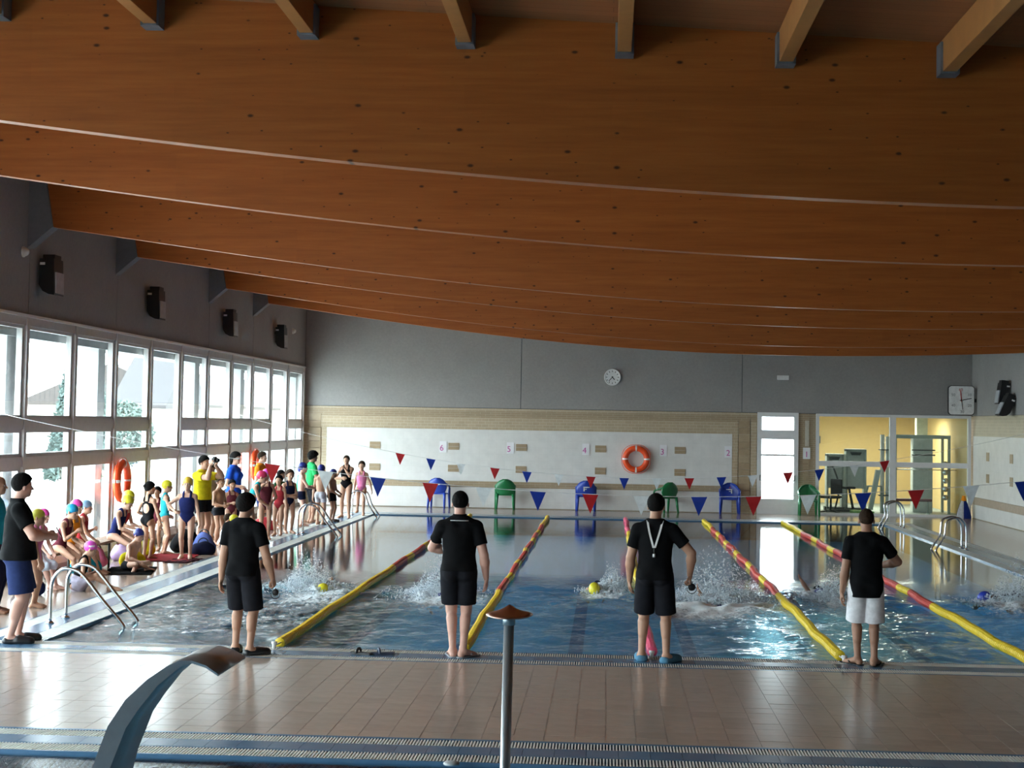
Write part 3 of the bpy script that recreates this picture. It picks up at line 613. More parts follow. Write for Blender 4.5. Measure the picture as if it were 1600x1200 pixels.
def buoy(loc, rot, label, s=1):
    root = empty('lifebuoy', loc); root.rotation_euler = rot; tag(root, label, 'lifebuoy'); R, t = .315*s, .085*s
    b = BM(); nn, mm = 48, 14; ring = [[b.verts.new(((R+t*math.cos(2*PI*j/mm))*math.cos(2*PI*i/nn), (t*.85)*math.sin(2*PI*j/mm), (R+t*math.cos(2*PI*j/mm))*math.sin(2*PI*i/nn))) for j in range(mm)] for i in range(nn)]
    for i in range(nn):
        for j in range(mm): b.faces.new((ring[i][j], ring[i][(j+1) % mm], ring[(i+1) % nn][(j+1) % mm], ring[(i+1) % nn][j])).smooth = True
    obj('ring', b, ORANGE, root)
    for k in range(4):
        a = PI/2*k; q = BM(); pts = []
        rr = []
        for i in range(4):
            aa = a+(-.07+.14*i/3); rr.append([q.verts.new(((R+(t+.004)*math.cos(2*PI*j/mm))*math.cos(aa), (t*.85+.004)*math.sin(2*PI*j/mm), (R+(t+.004)*math.cos(2*PI*j/mm))*math.sin(aa))) for j in range(mm)])
        for i in range(3):
            for j in range(mm): q.faces.new((rr[i][j], rr[i][(j+1) % mm], rr[i+1][(j+1) % mm], rr[i+1][j]))
        obj('reflective_band', q, WHITE, root)
    pts = []
    for i in range(64): a = 2*PI*i/64; q = R+t+.012+.03*abs(math.sin(2*a)); pts.append((q*math.cos(a), 0, q*math.sin(a)))
    obj('grab_rope', tube(BM(), pts, .008, 6, closed=True), ORANGE, root)
    obj('wall_hook', tube(BM(), [(-.12, .1, R-.02), (-.12, -.02, R-.03), (-.12, -.05, R+.0)], .01, 6), GD, root); obj('wall_hook', tube(BM(), [(.12, .1, R-.02), (.12, -.02, R-.03), (.12, -.05, R+.0)], .01, 6), GD, root)
buoy((.84, YW-.15, 1.525), (0, 0, 0), 'orange lifebuoy hanging on the white far wall between signs 4 and 3')
buoy((XL+.15, 28.45, 1.35), (0, 0, PI/2), 'orange lifebuoy on a window post above the seated children in yellow caps'); buoy((XL+.15, 39.43, 1.35), (0, 0, PI/2), 'orange lifebuoy seen nearly edge-on behind the person in orange')

# ------------------------------------------------------------------ plastic chairs
def chair_proto(m, name):
    root = empty('armchair', (0, 0, 0))
    s = BM(); box(s, -.24, .24, -.24, .2, .41, .44, bev=.014); obj('seat', s, m, root)
    b = BM(); nu, nv = 15, 11; grid = []
    for j in range(nv):
        v = j/(nv-1); hw = .295*(math.sqrt(max(0, 1-((v-.4)/.62)**2)) if v > .4 else 1-.25*(.4-v)/.4)
        grid.append([b.verts.new((hw*(2*i/(nu-1)-1), .20+.07*v-.10*(2*i/(nu-1)-1)**2*(.5+.5*v), .42+.47*v)) for i in range(nu)])
    for j in range(nv-1):
        for i in range(nu-1): b.faces.new((grid[j][i], grid[j][i+1], grid[j+1][i+1], grid[j+1][i])).smooth = True
    bmesh.ops.recalc_face_normals(b, faces=b.faces); bmesh.ops.solidify(b, geom=b.faces[:], thickness=.016); obj('backrest', b, m, root)
    for sx in (-1, 1):
        a = tube(BM(), bez([(sx*.235, .16, .73), (sx*.28, .05, .69), (sx*.29, -.12, .65), (sx*.275, -.21, .60)], 6), [.028]*19, 8); obj('armrest', a, m, root)
        obj('leg', tube(BM(), [(sx*.28, -.21, .60), (sx*.265, -.235, .42), (sx*.275, -.27, 0)], [.028, .042, .028], 8), m, root)
        obj('leg', tube(BM(), [(sx*.23, .17, .46), (sx*.235, .2, .3), (sx*.25, .25, 0)], [.046, .040, .028], 8), m, root)
    if name == 'blue':
        q = BM(); box(q, -.05, .08, -.008, .012, .12, .15); box(q, -.02, .06, -.008, .012, .07, .09); box(q, .04, .075, -.008, .012, .02, .115); box(q, -.10, -.04, -.008, .012, .125, .145)
        q.transform(Matrix.Translation((0, .182, .56))); obj('printed_mark', q, WHITE, root)
        q = BM(); box(q, -.05, .08, -.004, .012, .12, .15); box(q, -.02, .06, -.004, .012, .07, .09); box(q, .04, .075, -.004, .012, .02, .115); box(q, -.10, -.04, -.004, .012, .125, .145)
        q.transform(Matrix.Translation((0, .243, .56))); obj('printed_mark', q, WHITE, root)
        obj('printed_dot', lathe(BM(), [(.001, 0), (.02, 0), (.02, .006), (.001, .006)], 10, 0, Matrix.Translation((.01, .168, .75)) @ Matrix.Rotation(PI/2, 4, 'X')), RED, root)
    return root
def copy_tree(o, parent=None):
    c = o.copy(); COL.objects.link(c)
    if parent is not None: c.parent = parent
    for ch in list(o.children): copy_tree(ch, c)
    return c
used = {}
for x, y, rz, m, nm, lb in ((-4.90, 45.93, 3.0, CBLUE, 'blue', 'blue plastic armchair with a white mark, leftmost of the row'), (-2.95, 45.93, 3.22, CGRN, 'green', 'green plastic armchair between the two left blue chairs'), (-.60, 45.95, 3.16, CBLUE, 'blue', 'blue plastic armchair below sign number 4'),
        (1.72, 45.88, 3.75, CGRN, 'green', 'green plastic armchair turned aside below the lifebuoy'), (3.55, 45.95, -.05, CBLUE, 'blue', 'blue plastic armchair at the edge of the tan tile column'), (5.79, 45.8, .0, CGRN, 'green', 'green plastic armchair below sign number 1')):
    if nm not in used: used[nm] = chair_proto(m, nm); c = used[nm]
    else: c = copy_tree(used[nm])
    c.location = (x, y, 0); c.rotation_euler = (0, 0, rz); tag(c, lb, 'chair', 'plastic chairs along the far wall')

# ------------------------------------------------------------------ ladders
def ladder(xd, xw, ya, yb, label):
    root = empty('pool_ladder', (xd, (ya+yb)/2, 0)); tag(root, label, 'ladder'); s = 1 if xw > xd else -1; D = abs(xw-xd)
    for y in (ya-(ya+yb)/2, yb-(ya+yb)/2):
        pts = bez([(0, y, 0), (0, y, .38), (s*.03, y, .55), (s*.14, y, .66), (s*.30, y, .65), (s*.42, y, .56), (s*D*.72, y, .28), (s*(D-.03), y, .03), (s*D, y, -.06), (s*(D-.06), y, -.22), (s*(D-.1), y, -1.1)], 6)
        obj('rail', tube(BM(), pts, .021, 12), STEEL, root)
        obj('flange', lathe(BM(), [(.05, 0), (.05, .012), (.026, .03), (.001, .03)], 14, 0, Matrix.Translation((0, y, 0))), STEEL, root)
    for z in (-.3, -.6, -.9): obj('step', boxm(*(sorted((s*(D-.14), s*(D-.05)))), ya-(ya+yb)/2, yb-(ya+yb)/2, z-.015, z+.015), STEEL, root)
ladder(-6.74, -5.83, 19.0, 19.56, 'steel pool ladder on the left edge, nearest, beside the seated child')
ladder(-6.72, -5.86, 34.3, 34.85, 'steel pool ladder on the left edge in front of the standing children')
ladder(-6.78, -6.05, 41.45, 42.0, 'steel pool ladder at the far left corner beside the girl in pink')
ladder(7.63, 6.99, 34.05, 34.5, 'steel pool ladder on the right edge, nearer one'); ladder(7.60, 7.03, 40.95, 41.4, 'steel pool ladder on the right edge, farther one in front of the gym glass')

# ------------------------------------------------------------------ lane ropes
def rope(i, secs, label):
    x = LX0+LW*i; root = empty('lane_rope', (x, PY0, 0)); tag(root, label, 'lane rope', 'lane ropes across the pool')
    g = np.random.default_rng(i); wav = lambda y: .012*math.sin(y*1.7+i)+.006*math.sin(y*4.1+2*i)
    for a, c, m in secs:
        b = BM(); y = a; rings = []; n = 10
        while y < c-.01:
            for rr, dy in ((.030, 0), (.060, .012), (.060, .052), (.030, .064)) if y < 24 else ((.048, 0), (.057, .012), (.057, .11), (.048, .122)):
                rings.append([b.verts.new((wav(y)+rr*math.cos(2*PI*k/n), y+dy-PY0, .012+wav(y+3)*.5+rr*math.sin(2*PI*k/n))) for k in range(n)])
            y += .070 if y < 24 else .126
        for p, q in zip(rings, rings[1:]):
            for k in range(n): b.faces.new((p[k], p[(k+1) % n], q[(k+1) % n], q[k]))
        b.faces.new(rings[0]); b.faces.new(rings[-1]); obj('float_section', b, m, root)
    obj('rope_cable', tube(BM(), [(0, -.15, .03), (0, .2, .015), (0, 24.9, .015)], .007, 6), ALU, root)
    a = BM(); tube(a, [(0, -.14, -.03), (0, -.14, .07)], .022, 10); tube(a, [(-.03, -.14, .06), (.03, -.14, .06)], .016, 8); obj('rope_anchor', a, WHITE, root)
def stripes(y0, nearend, far, seq=None):
    out = [(PY0+.22, nearend, YEL)]; y = nearend; k = 0
    while y < far:
        L = min((1.8, .85)[k % 2], 42.35-y); out.append((y, y+L, (RED, YEL)[k % 2])); y += L; k += 1
    if y < 42.2: out.append((y, 42.35, YEL))
    return out
rope(0, stripes(0, 27.0, 39.5), 'yellow and red lane rope, leftmost, behind the man in the grey-striped polo')
rope(1, stripes(0, 23.4, 39.2), 'yellow and red lane rope running behind the steel fountain post')
rope(2, [(PY0+.22, 21.4, PINK), (21.4, 36.8, YEL), (36.8, 42.35, PINK)], 'lane rope with pink ends behind the man with the lanyard')
rope(3, stripes(0, 23.9, 38.5), 'yellow and red lane rope ending left of the man in white shorts')
rope(4, stripes(0, 22.9, 37.5), 'yellow and red lane rope, rightmost, passing behind the man in white shorts')

# ------------------------------------------------------------------ backstroke flags
FL = {'r': mat('red_pennant', (.55, .025, .03), .6), 'b': mat('blue_pennant', (.015, .06, .40), .6), 'w': mat('white_pennant', (.82, .84, .84), .7)}
def flags(y, c0, a, xs, cols, label):
    root = empty('flag_line', (.7, y, 0)); tag(root, label, 'bunting', 'backstroke flag lines')
    zf = lambda x: c0+a*abs(x-.7)**1.93
    obj('cord', tube(BM(), [(XL-.7+.02, 0, zf(XL))]+[(x-.7, 0, zf(x)) for x in np.linspace(-8.5, 10.0, 38)]+[(XR-.7-.02, 0, zf(XR))], .0045, 5), WHITE, root)
    for x, c in zip(xs, cols):
        b = BM(); z = zf(x); t = random.uniform(-.2, .2); wd = .115; sl = (zf(x+wd)-zf(x-wd))/2; n = 5; rows = []
        for j in range(n):
            v = j/(n-1); rows.append([b.verts.new((x-.7+wd*(1-v)*k+.02*t*v+.004, .02*math.sin(3*v+t*9)*v+.03*t*k*(1-v), z+sl*k*(1-v)-.275*v)) for k in ((-1, 0, 1) if j < n-1 else (0,))])
        for p, q in zip(rows, rows[1:]):
            if len(q) == 3:
                for k in range(2): b.faces.new((p[k], p[k+1], q[k+1], q[k]))
            else: b.faces.new((p[0], p[1], q[0])); b.faces.new((p[1], p[2], q[0]))
        bmesh.ops.solidify(b, geom=b.faces[:], thickness=.003); obj('pennant', b, FL[c], root)
flags(22.55, 1.522, .0131, [-4.82, -4.046, -3.285, -2.527, -1.763, -.984, -.236, .492, 1.307, 2.074, 2.838, 3.608, 4.349, 5.114, 5.833], 'rwbrwbrwbrwbrwb', 'string of red white and blue pennants, nearer line across the pool')
flags(37.55, 1.262, .0172, [-4.944, -4.205, -3.482, -2.67, -1.906, -1.144, -.384, .405, 1.176, 1.945, 2.698, 3.434, 4.258, 4.99, 5.811, 6.51], 'rbwrbwrbwrbwrbwr', 'string of red white and blue pennants, farther line across the pool')

# ------------------------------------------------------------------ fountains in the kids' pool
def swan_neck():
    root = empty('waterfall_spout', (-2.2, 6.85, -.6)); tag(root, 'curved steel waterfall spout rising from the kids pool', 'fountain'); ox, oy, oz = root.location
    out = [(-2.33, -.6), (-2.32, .4), (-2.275, .75), (-2.208, 1.015), (-2.144, 1.195), (-2.069, 1.312), (-1.973, 1.403), (-1.888, 1.462), (-1.835, 1.484), (-1.785, 1.487), (-1.72, 1.467), (-1.665, 1.430)]
    inn = [(-2.24, -.6), (-2.23, .4), (-2.19, .75), (-2.129, 1.017), (-2.065, 1.189), (-2.009, 1.275), (-1.933, 1.373), (-1.851, 1.444), (-1.825, 1.462), (-1.783, 1.474), (-1.722, 1.456), (-1.667, 1.422)]
    b = BM(); n = len(out); rows = []
    for i in range(n):
        t = i/(n-1); w0 = .0; w1 = .42+.10*max(0, t-.6)/.4; dx = 0
        rows.append([b.verts.new((out[i][0]-ox, 6.80-oy, out[i][1]-oz)), b.verts.new((out[i][0]-ox, 6.80+w1-oy, out[i][1]-oz)), b.verts.new((inn[i][0]-ox, 6.80+w1-.004-oy, inn[i][1]-oz)), b.verts.new((inn[i][0]-ox, 6.804-oy, inn[i][1]-oz))])
    for p, q in zip(rows, rows[1:]):
        for k in range(4): f = b.faces.new((p[k], p[(k+1) % 4], q[(k+1) % 4], q[k])); f.smooth = k in (0, 2)
    b.faces.new(rows[0]); b.faces.new(rows[-1]); obj('spout_blade', b, BRUSH, root)
    obj('spout_foot', boxm(-.22, .06, -.1, .45, 0, .03), BRUSH, root)
swan_neck()
def post_fountain():
    root = empty('fountain_post', (-.482, 8.0, -.6)); tag(root, 'steel fountain post with a shallow pointed cap, centre front', 'fountain')
    obj('pole', tube(BM(), [(-.022, 0, 0), (.0, 0, 2.175)], .026, 24), PIPE, root)
    b = BM(); n = 24; rings = []
    for rr, z in ((.114, 2.166), (.120, 2.170), (.095, 2.176), (.060, 2.187), (.032, 2.200), (.012, 2.214), (.002, 2.219)):
        rings.append([b.verts.new((rr*math.cos(2*PI*k/n), rr*1.6*math.sin(2*PI*k/n)+.02, z+.0)) for k in range(n)])
    for p, q in zip(rings, rings[1:]):
        for k in range(n): b.faces.new((p[k], p[(k+1) % n], q[(k+1) % n], q[k])).smooth = True
    b.faces.new(rings[0]); b.faces.new(rings[-1]); obj('fountain_cap', b, mat('steel_ceiling_reflection', (.45, .26, .20), .35, 1, .05), root)  # reddish reflection of the timber ceiling put into the steel's base colour
    obj('pole_collar', tube(BM(), [(-.001, 0, 2.12), (0, 0, 2.168)], .031, 24), PIPE, root)
post_fountain()
o = obj('deck_cap', lathe(BM(), [(.06, 0), (.06, .012), (.05, .02), (.001, .021)], 20), mat('grey_cap', (.45, .47, .48), .5), None, True); o.location = (-1.12, 11.78, 0); tag(o, 'small round grey cap on the kids pool grating', 'cap')
# ------------------------------------------------------------------ bodies: distance fields turned into one smooth surface
def V3(*a): return np.array(a, float)
def nrm(v): v = np.asarray(v, float); return v/max(1e-9, np.linalg.norm(v))
class Field:
    def __init__(s): s.p = []
    def cone(s, a, b, ra, rb, k=.015, op='+', cut=None, lat=None, ks=1.0):
        a, b = np.asarray(a, float), np.asarray(b, float); m = max(ra, rb)*max(1, ks)
        s.p.append(('c', a, b, ra, rb, k, op, cut, lat, ks, np.minimum(a, b)-m, np.maximum(a, b)+m)); return s
    def ell(s, c, R, rad, k=.015, op='+', cut=None):
        c = np.asarray(c, float); R = np.asarray(R, float); m = np.sqrt((R**2*np.asarray(rad)[:, None]**2).sum(0))
        s.p.append(('e', c, R, np.asarray(rad, float), None, k, op, cut, None, 1, c-m, c+m)); return s
    def mesh(s, h, cuts=(), post=None, pad=.03):
        lo = np.min([q[10] for q in s.p if q[6] == '+'], 0)-pad; hi = np.max([q[11] for q in s.p if q[6] == '+'], 0)+pad
        n = np.ceil((hi-lo)/h).astype(int)+1; ax = [lo[i]+h*np.arange(n[i]) for i in range(3)]
        D = np.full(n, .12)
        for t, a, b, c, d, k, op, cut, lat, ks, l, u_ in s.p:
            mg = 3*h+k+.02; i0 = np.clip(np.floor((l-mg-lo)/h).astype(int), 0, n); i1 = np.clip(np.ceil((u_+mg-lo)/h).astype(int)+1, 0, n)
            if (i1 <= i0).any(): continue
            sl = tuple(slice(i0[i], i1[i]) for i in range(3))
            X, Y, Z = ax[0][sl[0]][:, None, None], ax[1][sl[1]][None, :, None], ax[2][sl[2]][None, None, :]
            if t == 'c':
                w_ = b-a; L2 = w_@w_+1e-12; dx, dy, dz = X-a[0], Y-a[1], Z-a[2]
                tt = np.clip((dx*w_[0]+dy*w_[1]+dz*w_[2])/L2, 0, 1)
                ex, ey, ez = dx-tt*w_[0], dy-tt*w_[1], dz-tt*w_[2]
                q2 = ex*ex+ey*ey+ez*ez
                if lat is not None:
                    la = ex*lat[0]+ey*lat[1]+ez*lat[2]; q2 = q2-la*la*(1-1/ks**2)
                dd = np.sqrt(np.maximum(q2, 0))-(c+(d-c)*tt)
            else:
                dx, dy, dz = X-a[0], Y-a[1], Z-a[2]
                q = [(b[i, 0]*dx+b[i, 1]*dy+b[i, 2]*dz)/c[i] for i in range(3)]
                f = np.sqrt(q[0]**2+q[1]**2+q[2]**2); g = np.sqrt((q[0]/c[0])**2+(q[1]/c[1])**2+(q[2]/c[2])**2)+1e-9
                dd = f*(f-1)/g
            if cut is not None:
                for nn, cc in cut: dd = np.maximum(dd, X*nn[0]+Y*nn[1]+Z*nn[2]-cc)
            o = D[sl]
            if op == '+':
                hh = np.maximum(k-np.abs(o-dd), 0)/k; D[sl] = np.minimum(o, dd)-hh*hh*k*.25
            elif op == '-':
                hh = np.maximum(k-np.abs(o+dd), 0)/k; D[sl] = np.maximum(o, -dd)+hh*hh*k*.25
            else: D[sl] = np.maximum(o, dd)
        if post is not None: D = post(D, ax[0][:, None, None], ax[1][None, :, None], ax[2][None, None, :])
        for nn, cc in cuts: D = np.maximum(D, ax[0][:, None, None]*nn[0]+ax[1][None, :, None]*nn[1]+ax[2][None, None, :]*nn[2]-cc)
        D[0], D[-1] = .1, .1; D[:, 0], D[:, -1] = .1, .1; D[:, :, 0], D[:, :, -1] = .1, .1
        return nets(D, lo, h)
CO = np.array([(i, j, k) for i in (0, 1) for j in (0, 1) for k in (0, 1)])
ED = [(a, b) for a in range(8) for b in range(a+1, 8) if abs(CO[a]-CO[b]).sum() == 1]
def nets(D, lo, h):
    I = D < 0; n = np.array(D.shape)
    cnt = sum(I[c[0]:n[0]-1+c[0], c[1]:n[1]-1+c[1], c[2]:n[2]-1+c[2]].astype(np.int8) for c in CO)
    cell = np.argwhere((cnt > 0) & (cnt < 8))
    if len(cell) == 0: return np.zeros((0, 3)), np.zeros((0, 4), int)
    val = np.stack([D[cell[:, 0]+c[0], cell[:, 1]+c[1], cell[:, 2]+c[2]] for c in CO], 1)
    acc = np.zeros((len(cell), 3)); m = np.zeros(len(cell))
    for a, b in ED:
        va, vb = val[:, a], val[:, b]; x = (va < 0) != (vb < 0)
        t = np.where(x, va/np.where(x, va-vb, 1), 0)[:, None]; acc += np.where(x[:, None], CO[a]+t*(CO[b]-CO[a]), 0); m += x
    P = lo+h*(cell+acc/m[:, None]); idx = np.full(n, -1); idx[tuple(cell.T)] = np.arange(len(cell)); Q = []
    for ax_ in range(3):
        o1, o2 = [(1, 2), (2, 0), (0, 1)][ax_]
        sa = [slice(None)]*3; sb = [slice(None)]*3; sa[ax_] = slice(0, -1); sb[ax_] = slice(1, None)
        e = np.argwhere(I[tuple(sa)] != I[tuple(sb)]); e = e[(e[:, o1] > 0) & (e[:, o2] > 0)]
        u1, u2_ = np.zeros(3, int), np.zeros(3, int); u1[o1] = 1; u2_[o2] = 1
        q = np.stack([idx[tuple((e-d).T)] for d in (0*u1, u1, u1+u2_, u2_)], 1)
        fl = I[tuple(e.T)]; q[~fl] = q[~fl][:, ::-1]; Q.append(q[(q >= 0).all(1)])
    return P, np.concatenate(Q)
def to_mesh(name, parts):
    V, F, o = [], [], 0
    for v, f in parts: V.append(v); F.append(f+o); o += len(v)
    V = np.concatenate(V); F = np.concatenate(F)
    me = bpy.data.meshes.new(name); me.vertices.add(len(V)); me.vertices.foreach_set('co', V.astype(np.float32).ravel())
    me.loops.add(F.size); me.loops.foreach_set('vertex_index', F.astype(np.int32).ravel())
    me.polygons.add(len(F)); me.polygons.foreach_set('loop_start', np.arange(0, F.size, 4, dtype=np.int32)); me.polygons.foreach_set('loop_total', np.full(len(F), 4, np.int32))
    me.polygons.foreach_set('use_smooth', np.ones(len(F), bool)); me.update(); me.validate(); return me
# hand: wrist at 0, fingers along +z, thumb towards +x, palm faces +y (adult size; scaled per person)
def hand_template(curl, h):
    f = Field(); f.cone((-.0, 0, -.02), (0, 0, .02), .024, .025, .01, lat=V3(1, 0, 0), ks=1.15)
    f.ell((0, 0, .052), np.eye(3), (.042, .016, .048), .012)
    for x, z0, L, r in ((.030, .088, .072, .0088), (.010, .094, .080, .0092), (-.011, .090, .074, .0088), (-.030, .080, .058, .0078)):
        p = V3(x*.9, 0, z0-.03); f.cone(p, V3(x, 0, z0), r+.002, r+.001, .006); p = V3(x, 0, z0); a = 0
        for k, (fr, c) in enumerate(((.45, curl), (.32, curl*1.1), (.25, curl*.8))):
            a += math.radians(c); q = p+L*fr*V3(x*.9*(1 if k == 0 else 0)*.35/.03*.03, math.sin(a), math.cos(a)); f.cone(p, q, r-.0006*k, r-.0006*(k+1), .003); p = q
    t = [V3(.022, .004, .022), V3(.050, .014, .050), V3(.058, .024, .078), V3(.054, .030, .104)] if curl < 40 else [V3(.022, .004, .022), V3(.044, .022, .046), V3(.036, .036, .072), V3(.018, .044, .092)]
    for k in range(3): f.cone(t[k], t[k+1], .0125-.0015*k, .0115-.0018*k, .006)
    return f.mesh(h, pad=.01)
HANDS = {}
def hand(kind, fine):
    if (kind, fine) not in HANDS: HANDS[kind, fine] = hand_template({'relax': 22, 'grip': 62, 'flat': 7}[kind], .0034 if fine else .0047)
    return HANDS[kind, fine]
SKIN = {n: mat('skin_'+n, c, .55, 0, .05, 12, 0, .35) for n, c in (('fair', (.62, .37, .27)), ('tan', (.50, .28, .19)), ('brown', (.36, .19, .125)), ('pink', (.66, .38, .30)))}
def cloth(n, c, r=.9): return mat('cloth_'+n, c, r, 0, .12, 18, .12, .1)
HAIRM = {'black': mat('hair_black', (.006, .005, .005), .8, 0, .3, 60, .5, .12), 'brown': mat('hair_brown', (.035, .02, .012), .8, 0, .3, 60, .5, .12)}
EYE = [mat('eye_white', (.42, .38, .36), .3), mat('eye_dark', (.03, .02, .015), .2)]
def ik(a, t, l1, l2, pole):
    d = t-a; L = np.linalg.norm(d); L = min(max(L, abs(l1-l2)+1e-3), (l1+l2)*.999); d = nrm(d)
    x = (l1*l1-l2*l2+L*L)/(2*L); y = math.sqrt(max(0, l1*l1-x*x)); p = np.asarray(pole, float); p = nrm(p-d*(p@d))
    return a+d*x+p*y, a+d*L
def rot(axis, deg):
    return np.array(Matrix.Rotation(math.radians(deg), 3, axis))
def person(label, pos, yaw, H, kid=False, skin='tan', pel=None, lean=0, side=0, twist=0, hy=0, hp=0, feet=None, knees=None, hands=None, elbows=None, hk=('relax', 'relax'),
           palms=None, wear=(), top=None, build=1.0, vox=None, prone=None, group=None, female=False, handdir=None, tilt=0, footflat=True):
    """all lengths as fractions of the height H; +y is forward, +x the person's right, z up from the ground"""
    K = dict(hip=.505, sh=.79, neck=.825, head=.165, shw=.092, th=.235, sn=.225, ua=.165, fa=.14, hl=.100) if kid else dict(hip=.525, sh=.812, neck=.845, head=.134, shw=.104 if not female else .092, th=.245, sn=.235, ua=.172, fa=.148, hl=.105)
    bw = build; vox = vox or (.0088 if kid else .0082)
    P = np.array(pel if pel is not None else (0, 0, K['hip']-.006))
    Rp = np.array(Matrix.Rotation(math.radians(0), 3, 'Z'))
    Rc = rot('Z', twist) @ rot('X', -lean) @ rot('Y', side)
    X, Y, Z = Rc[:, 0], Rc[:, 1], Rc[:, 2]; tl = K['sh']-K['hip']
    Rw = rot('X', -lean*.5) @ rot('Y', side*.5)
    waist = P+Rw @ V3(0, .0, tl*.40); chest = P+Rw @ V3(0, 0, tl*.40)+Rc @ V3(0, .004, tl*.28); shc = waist+Rc @ V3(0, -.004, tl*.60)
    nk = shc+Rc @ V3(0, -.002, K['neck']-K['sh']); Rh = Rc @ rot('Z', hy) @ rot('X', -hp-lean*.0) @ rot('Y', tilt)
    if lean: Rh = rot('Z', twist+hy) @ rot('X', -hp) @ rot('Y', tilt)
    hs = K['head']; hc = nk+Rc @ V3(0, .012, .02)+Rh @ V3(0, .012, hs*.46)
    f = Field(); M = H
    cone = lambda F, a, b, ra, rb, **k: F.cone(np.asarray(a)*M, np.asarray(b)*M, ra*M, rb*M, **k)
    ell = lambda F, c, R, rad, **k: F.ell(np.asarray(c)*M, R, np.asarray(rad)*M, **k)
    ch = (.098 if not female else .088)*bw*(.92 if kid else 1); hp_ = (.090 if not female else .098)*bw*(.92 if kid else 1); wa = (.082 if not female else .074)*bw*(.96 if kid else 1); dp = .92 if kid else 1
    def torso(F, g=0, k=.03, full=True):
        ell(F, P+V3(0, -.004, .012), Rw.T, (hp_+g, .068*dp*bw+g, .072+g), k=k)
        ell(F, waist, Rw.T, (wa+g, .058*dp*bw+g, .095+g), k=k)
        ell(F, chest, Rc.T, (ch+g, .064*dp*bw+g, .105+g), k=k)
        if full:
            for s in (-1, 1): cone(F, shc+X*s*.045-Z*.026, shc+X*s*K['shw']*.84-Z*.026, .044*bw+g, .032*bw+g, k=k)
            for s in (-1, 1): cone(F, nk-Y*.004, shc+X*s*K['shw']*.70-Z*.016, .028+g, .027+g, k=k)
        for s in (-1, 1): ell(F, P+V3(s*.043, -.035, -.012), Rw.T, (.048*bw+g, .045+g, .052+g), k=k)
        if female and not kid:
            for s in (-1, 1): ell(F, chest+X*s*.042+Y*.05+Z*.01, Rc.T, (.036+g, .034+g, .036+g), k=k)
    torso(f)
    cone(f, nk-Z*.025, hc-Rh[:, 2]*hs*.18-Rh[:, 1]*.008, .0345*(1 if not female else .88)*(.92 if kid else 1), .033*(.92 if kid else 1), k=.02)
    # head
    A = lambda x, y, z: hc+Rh @ (V3(x, y, z)*hs)
    ell(f, A(0, -.03, .14), Rh.T, (hs*.325, hs*.40, hs*.365), k=.02); ell(f, A(0, .12, -.17), Rh.T, (hs*.255, hs*.27, hs*.31), k=.03)
    ell(f, A(0, .26, -.37), Rh.T, (hs*.12, hs*.10, hs*.10), k=.02); ell(f, A(0, .30, .07), Rh.T, (hs*.22, hs*.08, hs*.05), k=.015)
    for s in (-1, 1):
        ell(f, A(s*.15, .24, -.12), Rh.T, (hs*.10, hs*.10, hs*.10), k=.015); ell(f, A(s*.13, .43, .0), Rh.T, (hs*.075, hs*.07, hs*.05), k=.008, op='-')
        ell(f, A(s*.355, -.02, -.05), (Rh @ rot('Z', -s*20)).T, (hs*.045, hs*.085, hs*.125), k=.006)
    cone(f, A(0, .37, .01), A(0, .45, -.13), hs*.035, hs*.055, k=.008); ell(f, A(0, .365, -.25), Rh.T, (hs*.11, hs*.045, hs*.035), k=.006)
    # arms
    hands = hands or ((-.145, .02, .455), (.145, .02, .455)); elbows = elbows or ((-.5, -.9, 0), (.5, -.9, 0)); parts = []; J = {}
    for i, s in enumerate((-1, 1)):
        sh = shc+X*s*K['shw']-Z*.028; t = np.array(hands[i], float)
        el, wr = ik(sh, t, K['ua'], K['fa'], elbows[i]); J['s', s], J['e', s], J['w', s] = sh, el, wr
        th = 1 if not (female or kid) else .84; ell(f, sh, Rc.T, (.035*bw*th, .036*bw*th, .040*bw*th), k=.025)
        am = 1.12 if not (female or kid) else 1; cone(f, sh, el, .0315*th*bw*am, .0245*th*am, k=.014); cone(f, el, el+(wr-el)*.32, .0245*th*am, .0268*th*am, k=.01); cone(f, el+(wr-el)*.28, wr, .0268*th*am, .0170*th, k=.012)
        dz = nrm(wr-el) if handdir is None or handdir[i] is None else nrm(handdir[i]); pn = np.array((palms[i] if palms and palms[i] is not None else (-s, 0, 0)), float); pn = nrm(pn-dz*(pn@dz)); thx = np.cross(pn, dz)
        hv, hf = hand(hk[i], not kid); sc = K['hl']*H/.19*1.02
        vv = hv.copy(); ff = hf
        # right hand: thumb = pn x dz ; left hand mirrored
        if s == -1: B = np.stack([np.cross(dz, pn), pn, dz], 1)
        else: B = np.stack([np.cross(pn, dz), pn, dz], 1)
        if np.linalg.det(B) < 0: ff = hf[:, ::-1]
        parts.append(((wr*M)[None]+(vv*sc) @ B.T, ff)); J['h', s] = wr+dz*.055; J['B', s] = B
    # legs
    feet = feet or ((-.05, .0, 0, 8), (.05, .0, 0, -8)); knees = knees or ((-.1, 1, 0), (.1, 1, 0))
    for i, s in enumerate((-1, 1)):
        hj = P+V3(s*.050*bw, 0, -.006); fx, fy, fz, fa = feet[i]; an = np.array((fx, fy, fz+.042)); kn, an = ik(hj, an, K['th'], K['sn'], knees[i]); J['hj', s], J['k', s], J['a', s] = hj, kn, an
        thk = (1 if not kid else .88)*(bw*.5+.5)*(1.04 if female else 1)
        cone(f, hj, kn, .054*thk, .034*thk, k=.018); cone(f, kn, an, .031*thk, .0205, k=.012)
        sd = nrm(an-kn); bk = np.array(knees[i], float); bk = -nrm(bk-sd*(bk@sd)); cf = kn+(an-kn)*.30+bk*.012; cone(f, cf-(an-kn)*.10, cf+(an-kn)*.18, .0335*thk, .026*thk, k=.02)
